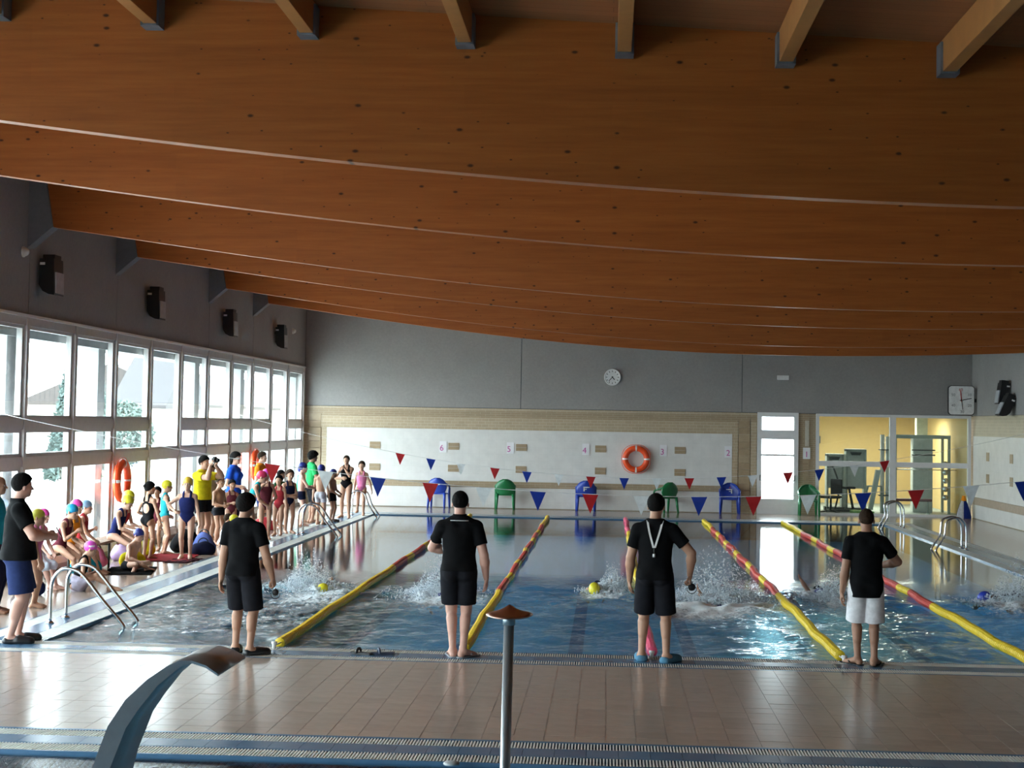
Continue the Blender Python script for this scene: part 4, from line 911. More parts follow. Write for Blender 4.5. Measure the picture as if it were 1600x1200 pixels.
        R = rot('Z', fa); fd = R @ V3(0, 1, 0); fs = R @ V3(1, 0, 0); fl = (K['sn']*.63)
        if not footflat:
            fd = nrm(sd*.9+np.array(fd)*.35); up = nrm(np.cross(np.cross(fd, -sd), fd)); fs = np.cross(fd, up)
            cone(f, an-fd*.01, an+fd*fl*.75, .024, .014, k=.012, lat=fs, ks=1.35)
        else:
            base = an*1; base[2] = an[2]-.042; g0 = V3(0, 0, base[2])
            cone(f, an, base-fd*.018+V3(0, 0, .020), .022, .021, k=.012); cone(f, an+V3(0, 0, -.008), base+fd*fl*.55+V3(0, 0, .016), .022, .016, k=.014, lat=fs, ks=1.35)
            cone(f, base+fd*fl*.5-fs*s*.006+V3(0, 0, .012), base+fd*fl*.80-fs*s*.008+V3(0, 0, .010), .016, .012, k=.02); cone(f, base+fd*fl*.5+fs*s*.008+V3(0, 0, .011), base+fd*fl*.74+fs*s*.011+V3(0, 0, .009), .014, .011, k=.02)
        J['fd', s] = fd
    zmin = [(V3(0, 0, -1), 0)] if prone is None else []
    body = f.mesh(vox, zmin)
    o = obj('person', to_mesh('person', [body]+parts), SKIN[skin])
    tag(o, label, 'person', group)
    # eyes
    for s in (-1, 1):
        b = BM(); c = A(s*.13, .338, .0)*M; rr = hs*M*.047
        q = bmesh.ops.create_icosphere(b, subdivisions=2, radius=rr, matrix=Matrix.Translation(c))
        q = bmesh.ops.create_icosphere(b, subdivisions=1, radius=rr*.62, matrix=Matrix.Translation(c+Rh[:, 1]*rr*.55))
        for v in q['verts']:
            for fc in v.link_faces: fc.material_index = 1
        obj('eye', b, EYE, o, True)
    # ------------------------------------------------ clothing
    zc = lambda n, p: (np.asarray(n, float), float(np.asarray(n, float) @ (np.asarray(p)*M)))
    def add(name, F, m, h=None, cuts=(), post=None, lab=None):
        v, q = F.mesh(h or vox, cuts, post)
        if len(v) == 0: return None
        c = obj(name, to_mesh(name, [(v, q)]), m, o)
        if lab: c['label'] = lab
        return c
    wr_ = lambda amp, sc: (lambda D, x, y, z: D+amp*np.sin(x*sc+3*np.sin(z*sc*.45))*np.sin(z*sc*.8+2*np.sin(y*sc*.6)))
    for wname, m, kw in wear:
        F = Field()
        if wname in ('tshirt', 'polo_shirt'):
            torso(F, .0085, .04); hem = kw.get('hem', -.02); slv = kw.get('slv', .62); bl = kw.get('belly', 0)
            cone(F, chest-Z*.02, P+V3(0, .004+bl*.5, hem+.01), .070*bw, (.082+bl)*bw, k=.04, lat=X, ks=1.30)
            for s in (-1, 1):
                a, e = J['s', s], J['e', s]; d = nrm(e-a)
                cone(F, a+Z*.004, a+(e-a)*slv, .041*bw, .040*bw, k=.02, cut=[zc(d, a+(e-a)*slv)])
            cuts = [zc(-Rw[:, 2], P+Rw[:, 2]*hem), zc(Rc[:, 2], nk+Z*.012)]
            c = add(wname, F, m, cuts=cuts, post=wr_(.0026, 30))
            if wname == 'polo_shirt':
                G = Field(); cone(G, nk-Z*.012, nk+Z*.016+Y*.006, .043, .040, k=.01, lat=X, ks=1.05); add('collar', G, m, .006, [zc(Z*-1, nk-Z*.004), zc(Z, nk+Z*.020)])
                G = Field(); torso(G, .0115, .04); add('collar_stripe', G, WHITE, .005, [zc(-Z, nk-Z*.020), zc(Z, nk-Z*.015), zc(X, nk+X*.056), zc(-X, nk-X*.056)])
                for s in (-1, 1):
                    G = Field(); cone(G, waist+X*s*(wa+.005)+Z*.07, waist+X*s*(wa-.000)-Z*.03, .022, .014, k=.01); add('side_panel', G, cloth('grey_panel', (.33, .33, .35)), .006, lab='grey side panel')
        elif wname == 'shorts':
            ell(F, P+V3(0, -.004, .012), Rw.T, (hp_+.006, .072*dp*bw, .070), k=.03); ln = kw.get('len', .9); fl = kw.get('flare', 1.0)
            for s in (-1, 1): ell(F, P+V3(s*.043, -.034, -.012), Rw.T, (.054*bw, .052, .058), k=.03)
            for s in (-1, 1):
                a, e = J['hj', s], J['k', s]; d = nrm(e-a); q = a+(e-a)*ln; cone(F, a, q+(e-a)*.02, .064*bw, .056*fl*bw, k=.012, cut=[zc(d, q)])
            add('shorts', F, m, cuts=[zc(Rw[:, 2], P+Rw[:, 2]*kw.get('top', .045))], post=wr_(.0024, 26))
        elif wname == 'trousers':
            ell(F, P+V3(0, -.004, .012), Rw.T, (hp_+.010, .078*dp*bw, .075), k=.03)
            for s in (-1, 1):
                a, e, g = J['hj', s], J['k', s], J['a', s]; cone(F, a, e, .064*bw, .048, k=.012); cone(F, e, g, .048, .040, k=.02, cut=[zc((0, 0, -1), g-V3(0, 0, .02))])
            add('trousers', F, m, cuts=[zc(Rw[:, 2], P+Rw[:, 2]*.07)], post=wr_(.003, 30))
        elif wname == 'swim_trunks':
            ell(F, P+V3(0, -.004, .012), Rw.T, (hp_+.006, .068*dp*bw+.006, .080), k=.03); ln = kw.get('len', .28)
            for s in (-1, 1): ell(F, P+V3(s*.043, -.035, -.012), Rw.T, (.052*bw, .050, .056), k=.03)
            for s in (-1, 1):
                a, e = J['hj', s], J['k', s]; d = nrm(e-a); q = a+(e-a)*ln; cone(F, a, q+(e-a)*.05, .060*bw*(.9 if kid else 1), .052*bw*(.92 if kid else 1), k=.015, cut=[zc(d, q)])
            add('swim_trunks', F, m, cuts=[zc(Rw[:, 2], P+Rw[:, 2]*.052)])
        elif wname in ('swimsuit', 'bikini_bottom', 'bikini_top'):
            g = .005; torso(F, g, .03, False)
            for s in (-1, 1): cone(F, P+V3(s*.018, -.01, -.05), P+V3(s*.03, -.015, -.02), .034, .04, k=.02)
            cuts = []
            if wname != 'bikini_top':
                for s in (-1, 1): cuts.append(zc(nrm((s*.85, 0, -.62)), P+V3(s*.020, 0, -.068)))
            if wname == 'bikini_bottom': cuts.append(zc(Rw[:, 2], P+Rw[:, 2]*.045))
            elif wname == 'bikini_top': cuts += [zc(Rc[:, 2], chest+Z*.055), zc(-Rc[:, 2], chest-Z*.03)]
            else: cuts += [zc(Rc[:, 2], chest+Z*.060)]
            if kw.get('openback'): ell(F, chest-Y*.055-Z*.035, Rc.T, (.048, .05, .062), op='-', k=.008)
            add(wname, F, m, cuts=cuts)
            if wname != 'bikini_bottom':
                for s in (-1, 1):
                    G = Field(); torso(G, .007, .03); xx = X*s; c0 = .036 if kw.get('openback') else .044
                    add('shoulder_strap', G, kw.get('strap', m), .0085, [zc(xx, shc+xx*(c0+.013)), zc(-xx, shc+xx*(c0-.013)), zc(-Z, chest+Z*.050)])
        elif wname == 'towel':
            cone(F, waist-Z*.05, P+V3(0, .02, -.03), .075, .085, k=.04, lat=X, ks=1.3)
            for s in (-1, 1): cone(F, J['hj', s], J['k', s], .066, .06, k=.05)
            add('towel', F, m, cuts=[zc(Rc[:, 2], waist+Z*kw.get('top', .02))], post=wr_(.008, 38))
        elif wname == 'towel_cape':
            torso(F, .014, .04)
            for s in (-1, 1): cone(F, J['s', s], J['e', s], .05, .055, k=.04)
            add('towel', F, m, cuts=[zc(Rc[:, 2], nk)], post=wr_(.008, 38))
        elif wname in ('clogs', 'flip_flops'):
            for s in (-1, 1):
                an = J['a', s]; fd = J['fd', s]; fs = V3(fd[1], -fd[0], 0); ba = V3(an[0], an[1], an[2]-.042); fl = K['sn']*.63; G = Field()
                if wname == 'clogs':
                    cone(G, ba-fd*.018+V3(0, 0, .014), ba+fd*fl*.75+V3(0, 0, .012), .026, .026, k=.01, lat=fs, ks=1.25); cone(G, ba+fd*fl*.35+V3(0, 0, .02), ba+fd*fl*.8+V3(0, 0, .012), .030, .024, k=.02, lat=fs, ks=1.2)
                else: cone(G, ba-fd*.022+V3(0, 0, .0), ba+fd*fl*.85+V3(0, 0, .0), .026, .029, k=.01, lat=fs, ks=1.05, cut=[zc((0, 0, 1), ba+V3(0, 0, .007))]); cone(G, ba+fd*fl*.62+V3(0, 0, .026), ba+fd*fl*.30+fs*.03+V3(0, 0, .016), .006, .006, k=.004); cone(G, ba+fd*fl*.62+V3(0, 0, .026), ba+fd*fl*.30-fs*.03+V3(0, 0, .016), .006, .006, k=.004)
                add('clog' if wname == 'clogs' else 'flip_flop', G, m, .006, [(V3(0, 0, -1), 0)])
    # ------------------------------------------------ hair or cap
    if top:
        kind, m = top[0], top[1]; kw = top[2] if len(top) > 2 else {}; F = Field(); g = .078 if kind == 'hair' else .03
        pl = lambda y0, z0, y1, z1: zc(-(Rh @ nrm((0, -(z1-z0), (y1-y0)))), A(0, y0, z0))
        if kind == 'hair':
            vol = kw.get('vol', 0); ell(F, A(0, -.035, .155), Rh.T, (hs*(.318+g+vol), hs*(.395+g+vol), hs*(.375+g+vol)), k=.02); bk = kw.get('back', -.30)
            post = lambda D, x, y, z: D+.0035*np.sin(x*210+2*np.sin(z*90))*np.sin(y*190+2*np.sin(x*80))*np.sin(z*170) if not kw.get('curly') else D+.009*np.sin(x*120+np.sin(z*60))*np.sin(y*120)*np.sin(z*110)
            add('hair', F, m, .007, [pl(-.40, bk, .36, kw.get('front', .30))], post)
            if kw.get('long'):
                G = Field(); cone(G, A(0, -.30, .05), A(0, -.36, -.55), hs*.30, hs*.20, k=.03, lat=Rh[:, 0], ks=1.2); add('hair', G, m, .008, (), post)
            if kw.get('bun'):
                G = Field(); ell(G, A(0, -.46, .22), Rh.T, (hs*.15, hs*.14, hs*.14), k=.01); add('hair_bun', G, m, .007, (), post)
            if kw.get('band'):
                G = Field(); ell(G, A(0, -.035, .12), Rh.T, (hs*.405, hs*.475, hs*.40), k=.02); nn = Rh @ nrm((0, -.25, 1)); c0 = A(0, 0, -.02); add('headband', G, WHITE, .006, [zc(nn, c0+Rh[:, 2]*hs*.045), zc(-nn, c0-Rh[:, 2]*hs*.03)])
        else:
            ell(F, A(0, -.035, .15), Rh.T, (hs*(.345+g), hs*(.42+g), hs*(.375+g)), k=.02); add('swim_cap', F, m, .007, [pl(-.40, -.27, .38, .09)])
            if kw.get('print'):
                G = Field(); ell(G, A(0, -.035, .15), Rh.T, (hs*(.335+g+.012), hs*(.41+g+.012), hs*(.37+g+.012)), k=.02)
                add('cap_print', G, kw['print'], .007, [pl(-.40, .02, .38, .22), zc(Rh @ nrm((0, -.3, 1)), A(0, 0, .30)), zc(Rh @ V3(0, -1, 0), A(0, -.2, 0)), zc(Rh @ V3(0, 1, 0), A(0, .24, 0))])
            if kw.get('goggles'):
                G = Field(); ell(G, A(0, -.035, .13), Rh.T, (hs*.395, hs*.47, hs*.40), k=.02); nn = Rh @ nrm((0, -.15, 1)); c0 = A(0, 0, .16); add('goggle_strap', G, BLACK, .006, [zc(nn, c0+Rh[:, 2]*hs*.03), zc(-nn, c0-Rh[:, 2]*hs*.03)])
    if prone is None: o.location = pos; o.rotation_euler = (0, 0, yaw)
    else: o.matrix_world = Matrix.Translation(pos) @ prone @ Matrix.Translation((0, 0, -.8*H))
    J['M'] = M; J['o'] = o; J['hc'] = hc; J['nk'] = nk; J['shc'] = shc; J['Z'] = Z; J['Y'] = Y; J['X'] = X
    return o, J
def wpos(J, p):
    """a point given in the person's frame (fractions of the height) as a world point"""
    o = J['o']; a = o.rotation_euler.z; q = np.asarray(p)*J['M']; return Vector((o.location.x+q[0]*math.cos(a)-q[1]*math.sin(a), o.location.y+q[0]*math.sin(a)+q[1]*math.cos(a), o.location.z+q[2]))
# ------------------------------------------------------------------ people
cBLK, cBLK2 = cloth('black', (.006, .006, .007)), cloth('black_shorts', (.013, .013, .017)); cNAVY, cDENIM = cloth('navy', (.016, .022, .10)), cloth('navy_denim', (.022, .035, .11))
cTEAL, cTEAL2 = cloth('teal', (.02, .30, .40)), cloth('turquoise', (.03, .42, .50)); cWHT, cGRY = cloth('white', (.78, .77, .80)), cloth('grey', (.36, .37, .40))
cYEL, cORA, cBLU, cGRN, cDGR = cloth('yellow', (.72, .62, .02)), cloth('orange', (.85, .28, .02)), cloth('royal_blue', (.02, .10, .62)), cloth('green', (.03, .40, .12)), cloth('dark_green', (.02, .10, .03))
cRED, cMAR, cPNK, cDRED = cloth('red', (.42, .04, .05)), cloth('maroon', (.10, .02, .03)), cloth('pink', (.75, .22, .42)), cloth('dark_navy', (.012, .014, .04))
def cap(n, c): return mat('cap_'+n, c, .35, 0, .05, 6, 0, .5)
CY_, CP, CM, CB, CN, CLB, COR, CCR, COL_ = cap('yellow', (.80, .72, .04)), cap('pink', (.80, .08, .42)), cap('magenta', (.72, .10, .55)), cap('blue', (.02, .32, .58)), cap('navy', (.02, .03, .22)), cap('pale_blue', (.25, .42, .60)), cap('orange', (.82, .52, .06)), cap('crimson', (.62, .04, .12)), cap('olive', (.55, .50, .06))
HB, HBR = ('hair', HAIRM['black']), ('hair', HAIRM['brown'])
WHP = cap('white_print', (.75, .70, .78))
R_ = math.radians
# four timekeepers and two coaches at the near end
_, M1 = person('man in black t-shirt and long black shorts with thick black hair, left timekeeper', (-3.91, 16.95, 0), R_(-14), 1.72, skin='tan', wear=[('shorts', cBLK2, {'len': .98, 'flare': 1.12}), ('tshirt', cBLK, {'hem': -.03}), ('clogs', BLACK, {})], top=('hair', HAIRM['black'], {'vol': .05, 'back': -.42}),
    hands=((-.150, .0, .46), (.180, .05, .475)), feet=((-.055, .03, 0, 20), (.075, -.03, 0, -38)), hy=-16, hk=('relax', 'grip'))
_, M2 = person('man in black polo shirt with white collar stripe and short cropped hair', (-1.585, 17.1, 0), R_(2), 1.79, skin='pink', wear=[('shorts', cBLK2, {'len': .80, 'flare': 1.08}), ('polo_shirt', cBLK, {'hem': .0}), ('flip_flops', cGRY, {})], top=('hair', HAIRM['black'], {'vol': -.02, 'back': -.40}),
    hands=((-.04, .15, .62), (.165, .02, .475)), elbows=((-.9, -.3, 0), (.4, -1, 0)), feet=((-.028, .0, 0, 12), (.035, -.015, 0, -36)))
_, M3 = person('man in black t-shirt with a white lanyard down his back and blue clogs', (.53, 17.12, 0), R_(-6), 1.80, skin='tan', wear=[('shorts', cBLK2, {'len': .95, 'flare': 1.12}), ('tshirt', cBLK, {'hem': -.03}), ('clogs', cloth('blue_rubber', (.10, .24, .36)), {})], top=('hair', HAIRM['black'], {'vol': .0, 'back': -.44}),
    hands=((-.155, .06, .475), (.205, .07, .515)), elbows=((-.5, -.9, 0), (1.0, -.45, .1)), feet=((-.075, .02, 0, 10), (.075, -.02, 0, -30)), hk=('relax', 'grip'), hy=-8, handdir=(None, (.02, .05, -1)))
_, M4 = person('man in long black t-shirt and white shorts, rightmost timekeeper', (2.80, 17.22, 0), R_(-2), 1.68, skin='brown', wear=[('shorts', cWHT, {'len': .98, 'flare': 1.22}), ('tshirt', cBLK, {'hem': -.085}), ('flip_flops', BLACK, {})], top=('hair', HAIRM['brown'], {'vol': -.035, 'back': -.34}),
    hands=((-.150, .02, .46), (.10, .16, .62)), elbows=((-.5, -.9, 0), (.9, -.5, 0)), feet=((-.050, .02, 0, 38), (.050, -.02, 0, -24)))
_, M5 = person('stout man in black t-shirt, navy denim shorts and black clogs at the left edge', (-6.56, 17.38, 0), R_(-66), 1.88, skin='pink', build=1.13, wear=[('shorts', cDENIM, {'len': .90, 'flare': 1.15}), ('tshirt', cBLK, {'hem': -.03, 'belly': .012}), ('clogs', BLACK, {})], top=('hair', HAIRM['black'], {'vol': .01, 'back': -.42}),
    hands=((-.05, .175, .635), (.055, .185, .625)), elbows=((-.8, -.6, -.2), (.8, -.6, -.2)), hk=('grip', 'grip'), feet=((-.05, .02, 0, 10), (.05, -.03, 0, -14)), hy=10, palms=((1, 0, 0), (-1, 0, 0)))
person('bald man in teal shirt and dark trousers, cut by the left edge of the photo', (-7.80, 19.85, 0), R_(-82), 1.76, skin='brown', wear=[('trousers', cDRED, {}), ('tshirt', cTEAL, {})])
_, M6 = person('man in yellow t-shirt holding a camera to his face', (-7.78, 30.1, 0), R_(-112), 1.80, skin='fair', build=1.08, wear=[('shorts', cBLK2, {'len': .5}), ('tshirt', cYEL, {'hem': .01})], top=('hair', HAIRM['black'], {'vol': .02}), hands=((-.045, .135, .90), (.055, .14, .895)), elbows=((-.6, .3, -1), (.6, .3, -1)), hk=('grip', 'grip'), palms=((1, .1, 0), (-1, .1, 0)), handdir=((.1, .35, 1), (-.1, .35, 1)))
person('woman in royal blue t-shirt with black hair and a pale headband', (-7.95, 33.4, 0), R_(-104), 1.80, skin='fair', female=True, wear=[('trousers', cDRED, {}), ('tshirt', cBLU, {'hem': .0})], top=('hair', HAIRM['black'], {'vol': .07, 'long': 1, 'band': 1}), hands=((-.12, .08, .56), (.10, .12, .60)))
person('person in orange t-shirt with short brown hair beside the far window lifebuoy', (-7.95, 36.0, 0), R_(-98), 1.77, skin='fair', wear=[('shorts', cDENIM, {'len': .9}), ('tshirt', cORA, {})], top=('hair', HAIRM['brown'], {'vol': .0}), hands=((-.12, .08, .56), (.10, .14, .60)))
person('adult in green t-shirt with curly black hair behind the boys in trunks', (-7.22, 38.4, 0), R_(-60), 1.74, skin='brown', wear=[('shorts', cBLK2, {'len': .9}), ('tshirt', cGRN, {})], top=('hair', HAIRM['black'], {'vol': .12, 'curly': 1, 'front': .18}), hands=((-.1, .12, .58), (.08, .16, .62)))
# children near the first ladder
SITF = ((-.06, .25, 0, 4), (.06, .26, 0, -4)); BENCH = .45
def sit(label, x, y, yw, H, suit, topc, lean=12, hands=((-.06, .20, .40), (.06, .21, .40)), skin='tan', **k):
    return person(label, (x, y, 0), R_(yw), H, True, skin=skin, pel=(0, 0, (BENCH+.075)/H), feet=k.pop('feet', SITF), hands=hands, lean=lean, wear=suit, top=topc, **k)
def floorsit(label, x, y, yw, H, suit, topc, lean=14, hands=((-.10, .20, .16), (.10, .18, .18)), skin='tan', feet=((.10, .17, 0, -62), (-.10, .21, 0, 62)), knees=((-1, .35, .35), (1, .35, .35)), **k):
    return person(label, (x, y, 0), R_(yw), H, True, skin=skin, pel=(0, 0, .078), feet=feet, knees=knees, hands=hands, lean=lean, wear=suit, top=topc, **k)
SW = lambda m, **k: [('swimsuit', m, k)]
person('child in olive yellow cap standing behind the stout man', (-7.50, 20.5, 0), R_(-80), 1.29, True, 'tan', wear=SW(cPNK), top=('cap', COL_), hands=((-.12, .05, .44), (.13, .08, .42)))
sit('girl in bright pink cap wrapped in a pale towel on the bench', -8.32, 22.75, -108, 1.30, SW(cPNK)+[('towel', cloth('pale_towel', (.62, .70, .82)), {'top': .05})], ('cap', CP, {'print': WHP}), 16, skin='pink')
sit('girl in bright blue cap and black swimsuit on the bench', -8.30, 23.75, -100, 1.36, SW(cMAR), ('cap', CB), 20, ((-.05, .22, .42), (.03, .20, .56)), 'tan', hp=10)
sit('child in plain pink cap on the bench behind the blue cap', -8.40, 24.45, -112, 1.40, SW(cORA), ('cap', CP), 14, skin='tan')
sit('child in pale blue cap at the end of the first bench', -8.42, 25.0, -88, 1.30, SW(cRED), ('cap', CLB), 10, ((-.04, .16, .55), (.05, .2, .42)), 'fair')
floorsit('child in magenta patterned cap sitting on the deck with a grey towel', -7.62, 22.55, -72, 1.28, SW(cBLK)+[('towel', cloth('grey_towel', (.36, .33, .42)), {'top': -.02})], ('cap', CM, {'print': WHP}), 20, skin='tan', feet=((-.05, .36, 0, 8), (.05, .38, 0, -8)), knees=((-.3, .3, 1), (.3, .3, 1)), hp=15)
sit('girl in yellow cap and navy swimsuit on the bench below the lifebuoy, front one', -8.28, 26.35, -98, 1.42, SW(cNAVY), ('cap', CY_), 22, ((-.13, .0, .32), (.06, .24, .42)), 'fair', hp=18)
sit('girl in yellow cap and red swimsuit on the bench below the lifebuoy, rear one', -8.40, 26.95, -100, 1.50, SW(cRED), ('cap', CY_), 20, ((-.06, .22, .42), (.06, .24, .40)), 'fair', hy=-6)
floorsit('boy in navy cap sitting cross-legged on a black towel', -7.80, 25.62, -112, 1.26, [('swim_trunks', cBLK2, {})], ('cap', CN), 22, ((-.07, .12, .42), (.12, .26, .14)), 'fair', hp=14)
person('girl with black hair and an open-backed black swimsuit, back to us', (-8.16, 27.85, 0), R_(-22), 1.36, True, 'tan', wear=SW(cBLK, openback=1), top=('hair', HAIRM['black'], {'vol': .0, 'bun': 1}), hands=((-.10, .10, .56), (.17, .05, .46)), hy=-22)
person('girl in yellow cap and turquoise swimsuit turned to the window group', (-8.14, 28.85, 0), R_(-62), 1.36, True, 'tan', wear=SW(cTEAL2), top=('cap', CY_), hands=((-.09, .08, .52), (.12, .15, .58)))
person('dark-haired child half hidden between the turquoise and black swimsuits', (-8.50, 29.6, 0), R_(170), 1.20, True, 'brown', wear=SW(cMAR), top=HB)
person('girl in orange cap and navy one-piece swimsuit facing us', (-7.50, 28.0, 0), R_(187), 1.46, True, 'fair', build=1.08, wear=SW(cNAVY), top=('cap', COR), hands=((-.16, .05, .46), (.15, .11, .60)), elbows=((-.6, -.8, 0), (.9, -.5, 0)))
floorsit('girl in yellow cap and dark swimsuit sitting on the deck behind the thick-haired man', -7.24, 29.9, -60, 1.22, SW(cDRED), ('cap', CY_), 22, skin='fair', feet=((-.05, .30, 0, 8), (.05, .32, 0, -8)), knees=((-.3, .3, 1), (.3, .3, 1)), hands=((-.06, .26, .26), (.06, .26, .26)))
floorsit('small fair child sitting on the deck behind the yellow cap', -7.52, 30.75, -70, 1.12, SW(cWHT), HBR, 16, skin='fair')
sit('child with a dark fringe on the second bench in the shade', -8.32, 32.3, -120, 1.45, SW(cMAR), HB, 8, ((-.03, .13, .72), (.06, .2, .40)), 'brown')
sit('child in white t-shirt on the second bench in the shade', -8.40, 33.1, -130, 1.52, [('swim_trunks', cBLK2, {}), ('tshirt', cWHT, {})], HBR, 6, skin='brown')
sit('child in black swimsuit on the second bench by the blue t-shirt', -8.30, 34.0, -110, 1.38, SW(cBLK), HB, 14, skin='tan')
person('tall girl with a ponytail standing at the second bench in a grey t-shirt', (-8.05, 31.7, 0), R_(-130), 1.58, True, 'brown', wear=[('shorts', cBLK2, {'len': .5}), ('tshirt', cloth('sand', (.35, .28, .18)), {})], top=('hair', HAIRM['brown'], {'bun': 1}))
person('brown-skinned child in maroon swimsuit standing in front of the blue t-shirt', (-7.78, 32.5, 0), R_(-150), 1.24, True, 'brown', wear=SW(cMAR), top=HB, hands=((-.08, .1, .55), (.03, .12, .62)))
person('child with brown hair and black trunks standing right of the yellow t-shirt', (-7.72, 31.2, 0), R_(-120), 1.36, True, 'brown', wear=[('swim_trunks', cBLK2, {})], top=HBR, hands=((-.06, .13, .60), (.06, .14, .58)))
# the group by the second ladder
person('girl in crimson cap and turquoise bikini leaning forward', (-7.30, 32.1, 0), R_(-84), 1.50, True, 'fair', wear=[('bikini_bottom', cTEAL2, {}), ('bikini_top', cTEAL2, {})], top=('cap', CCR), lean=26, hands=((-.08, .22, .50), (.08, .24, .50)), hp=10)
person('girl in magenta cap and dark red swimsuit with a hand at her mouth', (-7.14, 32.85, 0), R_(196), 1.47, True, 'tan', wear=SW(cMAR), top=('cap', CM), hands=((-.10, .10, .55), (.02, .12, .80)), elbows=((-.5, -.9, 0), (.8, .3, -.8)), hk=('relax', 'grip'))
person('girl in red and black swimsuit beside the magenta cap', (-7.10, 34.0, 0), R_(176), 1.30, True, 'tan', wear=SW(cRED)+[('bikini_bottom', cBLK, {})], top=HB)
person('girl with tied-up brown hair and crossed arms in a dark swimsuit', (-7.02, 34.72, 0), R_(212), 1.40, True, 'tan', wear=SW(cDRED), top=('hair', HAIRM['brown'], {'bun': 1, 'front': .34}), hands=((.03, .10, .60), (-.02, .12, .575)), elbows=((-1, -.2, -.2), (1, -.2, -.2)))
person('child in dark green t-shirt behind the red pennant', (-7.62, 36.6, 0), R_(-120), 1.32, True, 'brown', wear=[('shorts', cBLK2, {'len': .6}), ('tshirt', cDGR, {})], top=HB)
person('boy in navy cap and black trunks, bare back lit from the windows', (-7.22, 37.15, 0), R_(-68), 1.50, True, 'pink', wear=[('swim_trunks', cDRED, {'len': .32})], top=('cap', CN, {'goggles': 1}), hands=((-.06, .16, .62), (.06, .18, .60)), elbows=((-.8, -.5, -.3), (.8, -.5, -.3)), hk=('grip', 'grip'))
person('boy in navy cap and pale grey trunks behind the white pennant', (-6.87, 37.75, 0), R_(-12), 1.44, True, 'tan', wear=[('swim_trunks', cloth('pale_grey', (.50, .50, .56)), {'len': .5})], top=('cap', CN))
person('small boy in navy cap, black trunks and clogs, last of the boys in line', (-6.80, 38.95, 0), R_(-110), 1.30, True, 'brown', wear=[('swim_trunks', cBLK2, {'len': .45}), ('clogs', BLACK, {})], top=('cap', CN, {'goggles': 1}), hands=((-.05, .15, .54), (.06, .15, .52)))
person('child in bright green t-shirt, white shorts and navy cap by the window', (-7.55, 38.7, 0), R_(-80), 1.38, True, 'fair', wear=[('shorts', cWHT, {'len': .6}), ('tshirt', cloth('bright_green', (.06, .55, .22)), {})], top=('cap', CN))
person('woman in black swimsuit with her hands raised to her chin', (-6.72, 40.55, 0), R_(176), 1.61, False, 'tan', female=True, wear=SW(cBLK), top=('hair', HAIRM['brown'], {'bun': 1, 'front': .34}), hands=((.00, .12, .79), (.05, .11, .64)), elbows=((-.7, .1, -1), (.9, -.3, -.4)), feet=((-.06, .03, 0, 14), (.065, -.02, 0, -20)), hk=('grip', 'relax'))
person('girl in pink swimsuit with one knee bent by the far ladder', (-6.50, 41.7, 0), R_(180), 1.43, True, 'tan', wear=SW(cPNK)+[('bikini_bottom', cloth('hot_pink', (.78, .10, .25)), {})], top=('hair', HAIRM['brown'], {'bun': 1}), hands=((-.20, .06, .48), (.13, .04, .46)), feet=((-.045, .0, 0, 8), (.10, -.20, .03, -8)))
# swimmers, face down at the surface, coming towards us
def swimmer(label, x, y, head, H, topc, suit, hands, elbows, hy=0, z=-.055, skin='tan'):
    a = R_(head); X_ = Vector((-math.cos(a), -math.sin(a), 0)); Z_ = Vector((math.sin(a), -math.cos(a), 0)); Y_ = Vector((0, 0, -1)); X_ = Y_.cross(Z_)
    M = Matrix(((X_.x, Y_.x, Z_.x, 0), (X_.y, Y_.y, Z_.y, 0), (X_.z, Y_.z, Z_.z, 0), (0, 0, 0, 1)))
    return person(label, (x, y, z), 0, H, True, skin=skin, wear=suit, top=topc, hands=hands, elbows=elbows, hy=hy, hp=-28, feet=((-.05, -.05, .02, 0), (.05, .02, .0, 0)), prone=M, footflat=False, hk=('flat', 'flat'))
CR1 = (((-.12, .05, 1.09), (.16, .12, .52)), ((-1, -.3, 0), (1, -.4, 0))); CR2 = (((-.16, .12, .52), (.20, -.20, .98)), ((-1, -.4, 0), (.8, -.9, .2)))
swimmer('swimmer in yellow cap in the leftmost lane', -4.28, 23.75, 6, 1.40, ('cap', CY_), [('swim_trunks', cBLK2, {})], *CR1, hy=-30)
swimmer('swimmer in the splash behind the man in the polo shirt', -2.40, 23.3, 0, 1.40, ('cap', CN), [('swim_trunks', cBLK2, {})], *CR1, z=-.12)
swimmer('swimmer in yellow cap in the lane left of the lanyard man', -.13, 24.4, -8, 1.42, ('cap', CY_, {'goggles': 1}), SW(cDRED), *CR1, hy=10, z=-.03)
swimmer('swimmer hidden in the largest splash of all', 1.62, 23.6, 4, 1.42, ('cap', CN), [('swim_trunks', cBLK2, {})], *CR2, z=-.13)
swimmer('swimmer with a raised arm left of the white shorts man', 3.30, 24.6, -10, 1.44, ('cap', CN), [('swim_trunks', cBLK2, {})], *CR2, z=-.06)
swimmer('swimmer in blue cap at the right edge of the pool', 5.86, 24.35, -68, 1.44, ('cap', cap('royal', (.03, .06, .45))), SW(cDRED), *CR1, hy=-35, z=-.02, skin='brown')
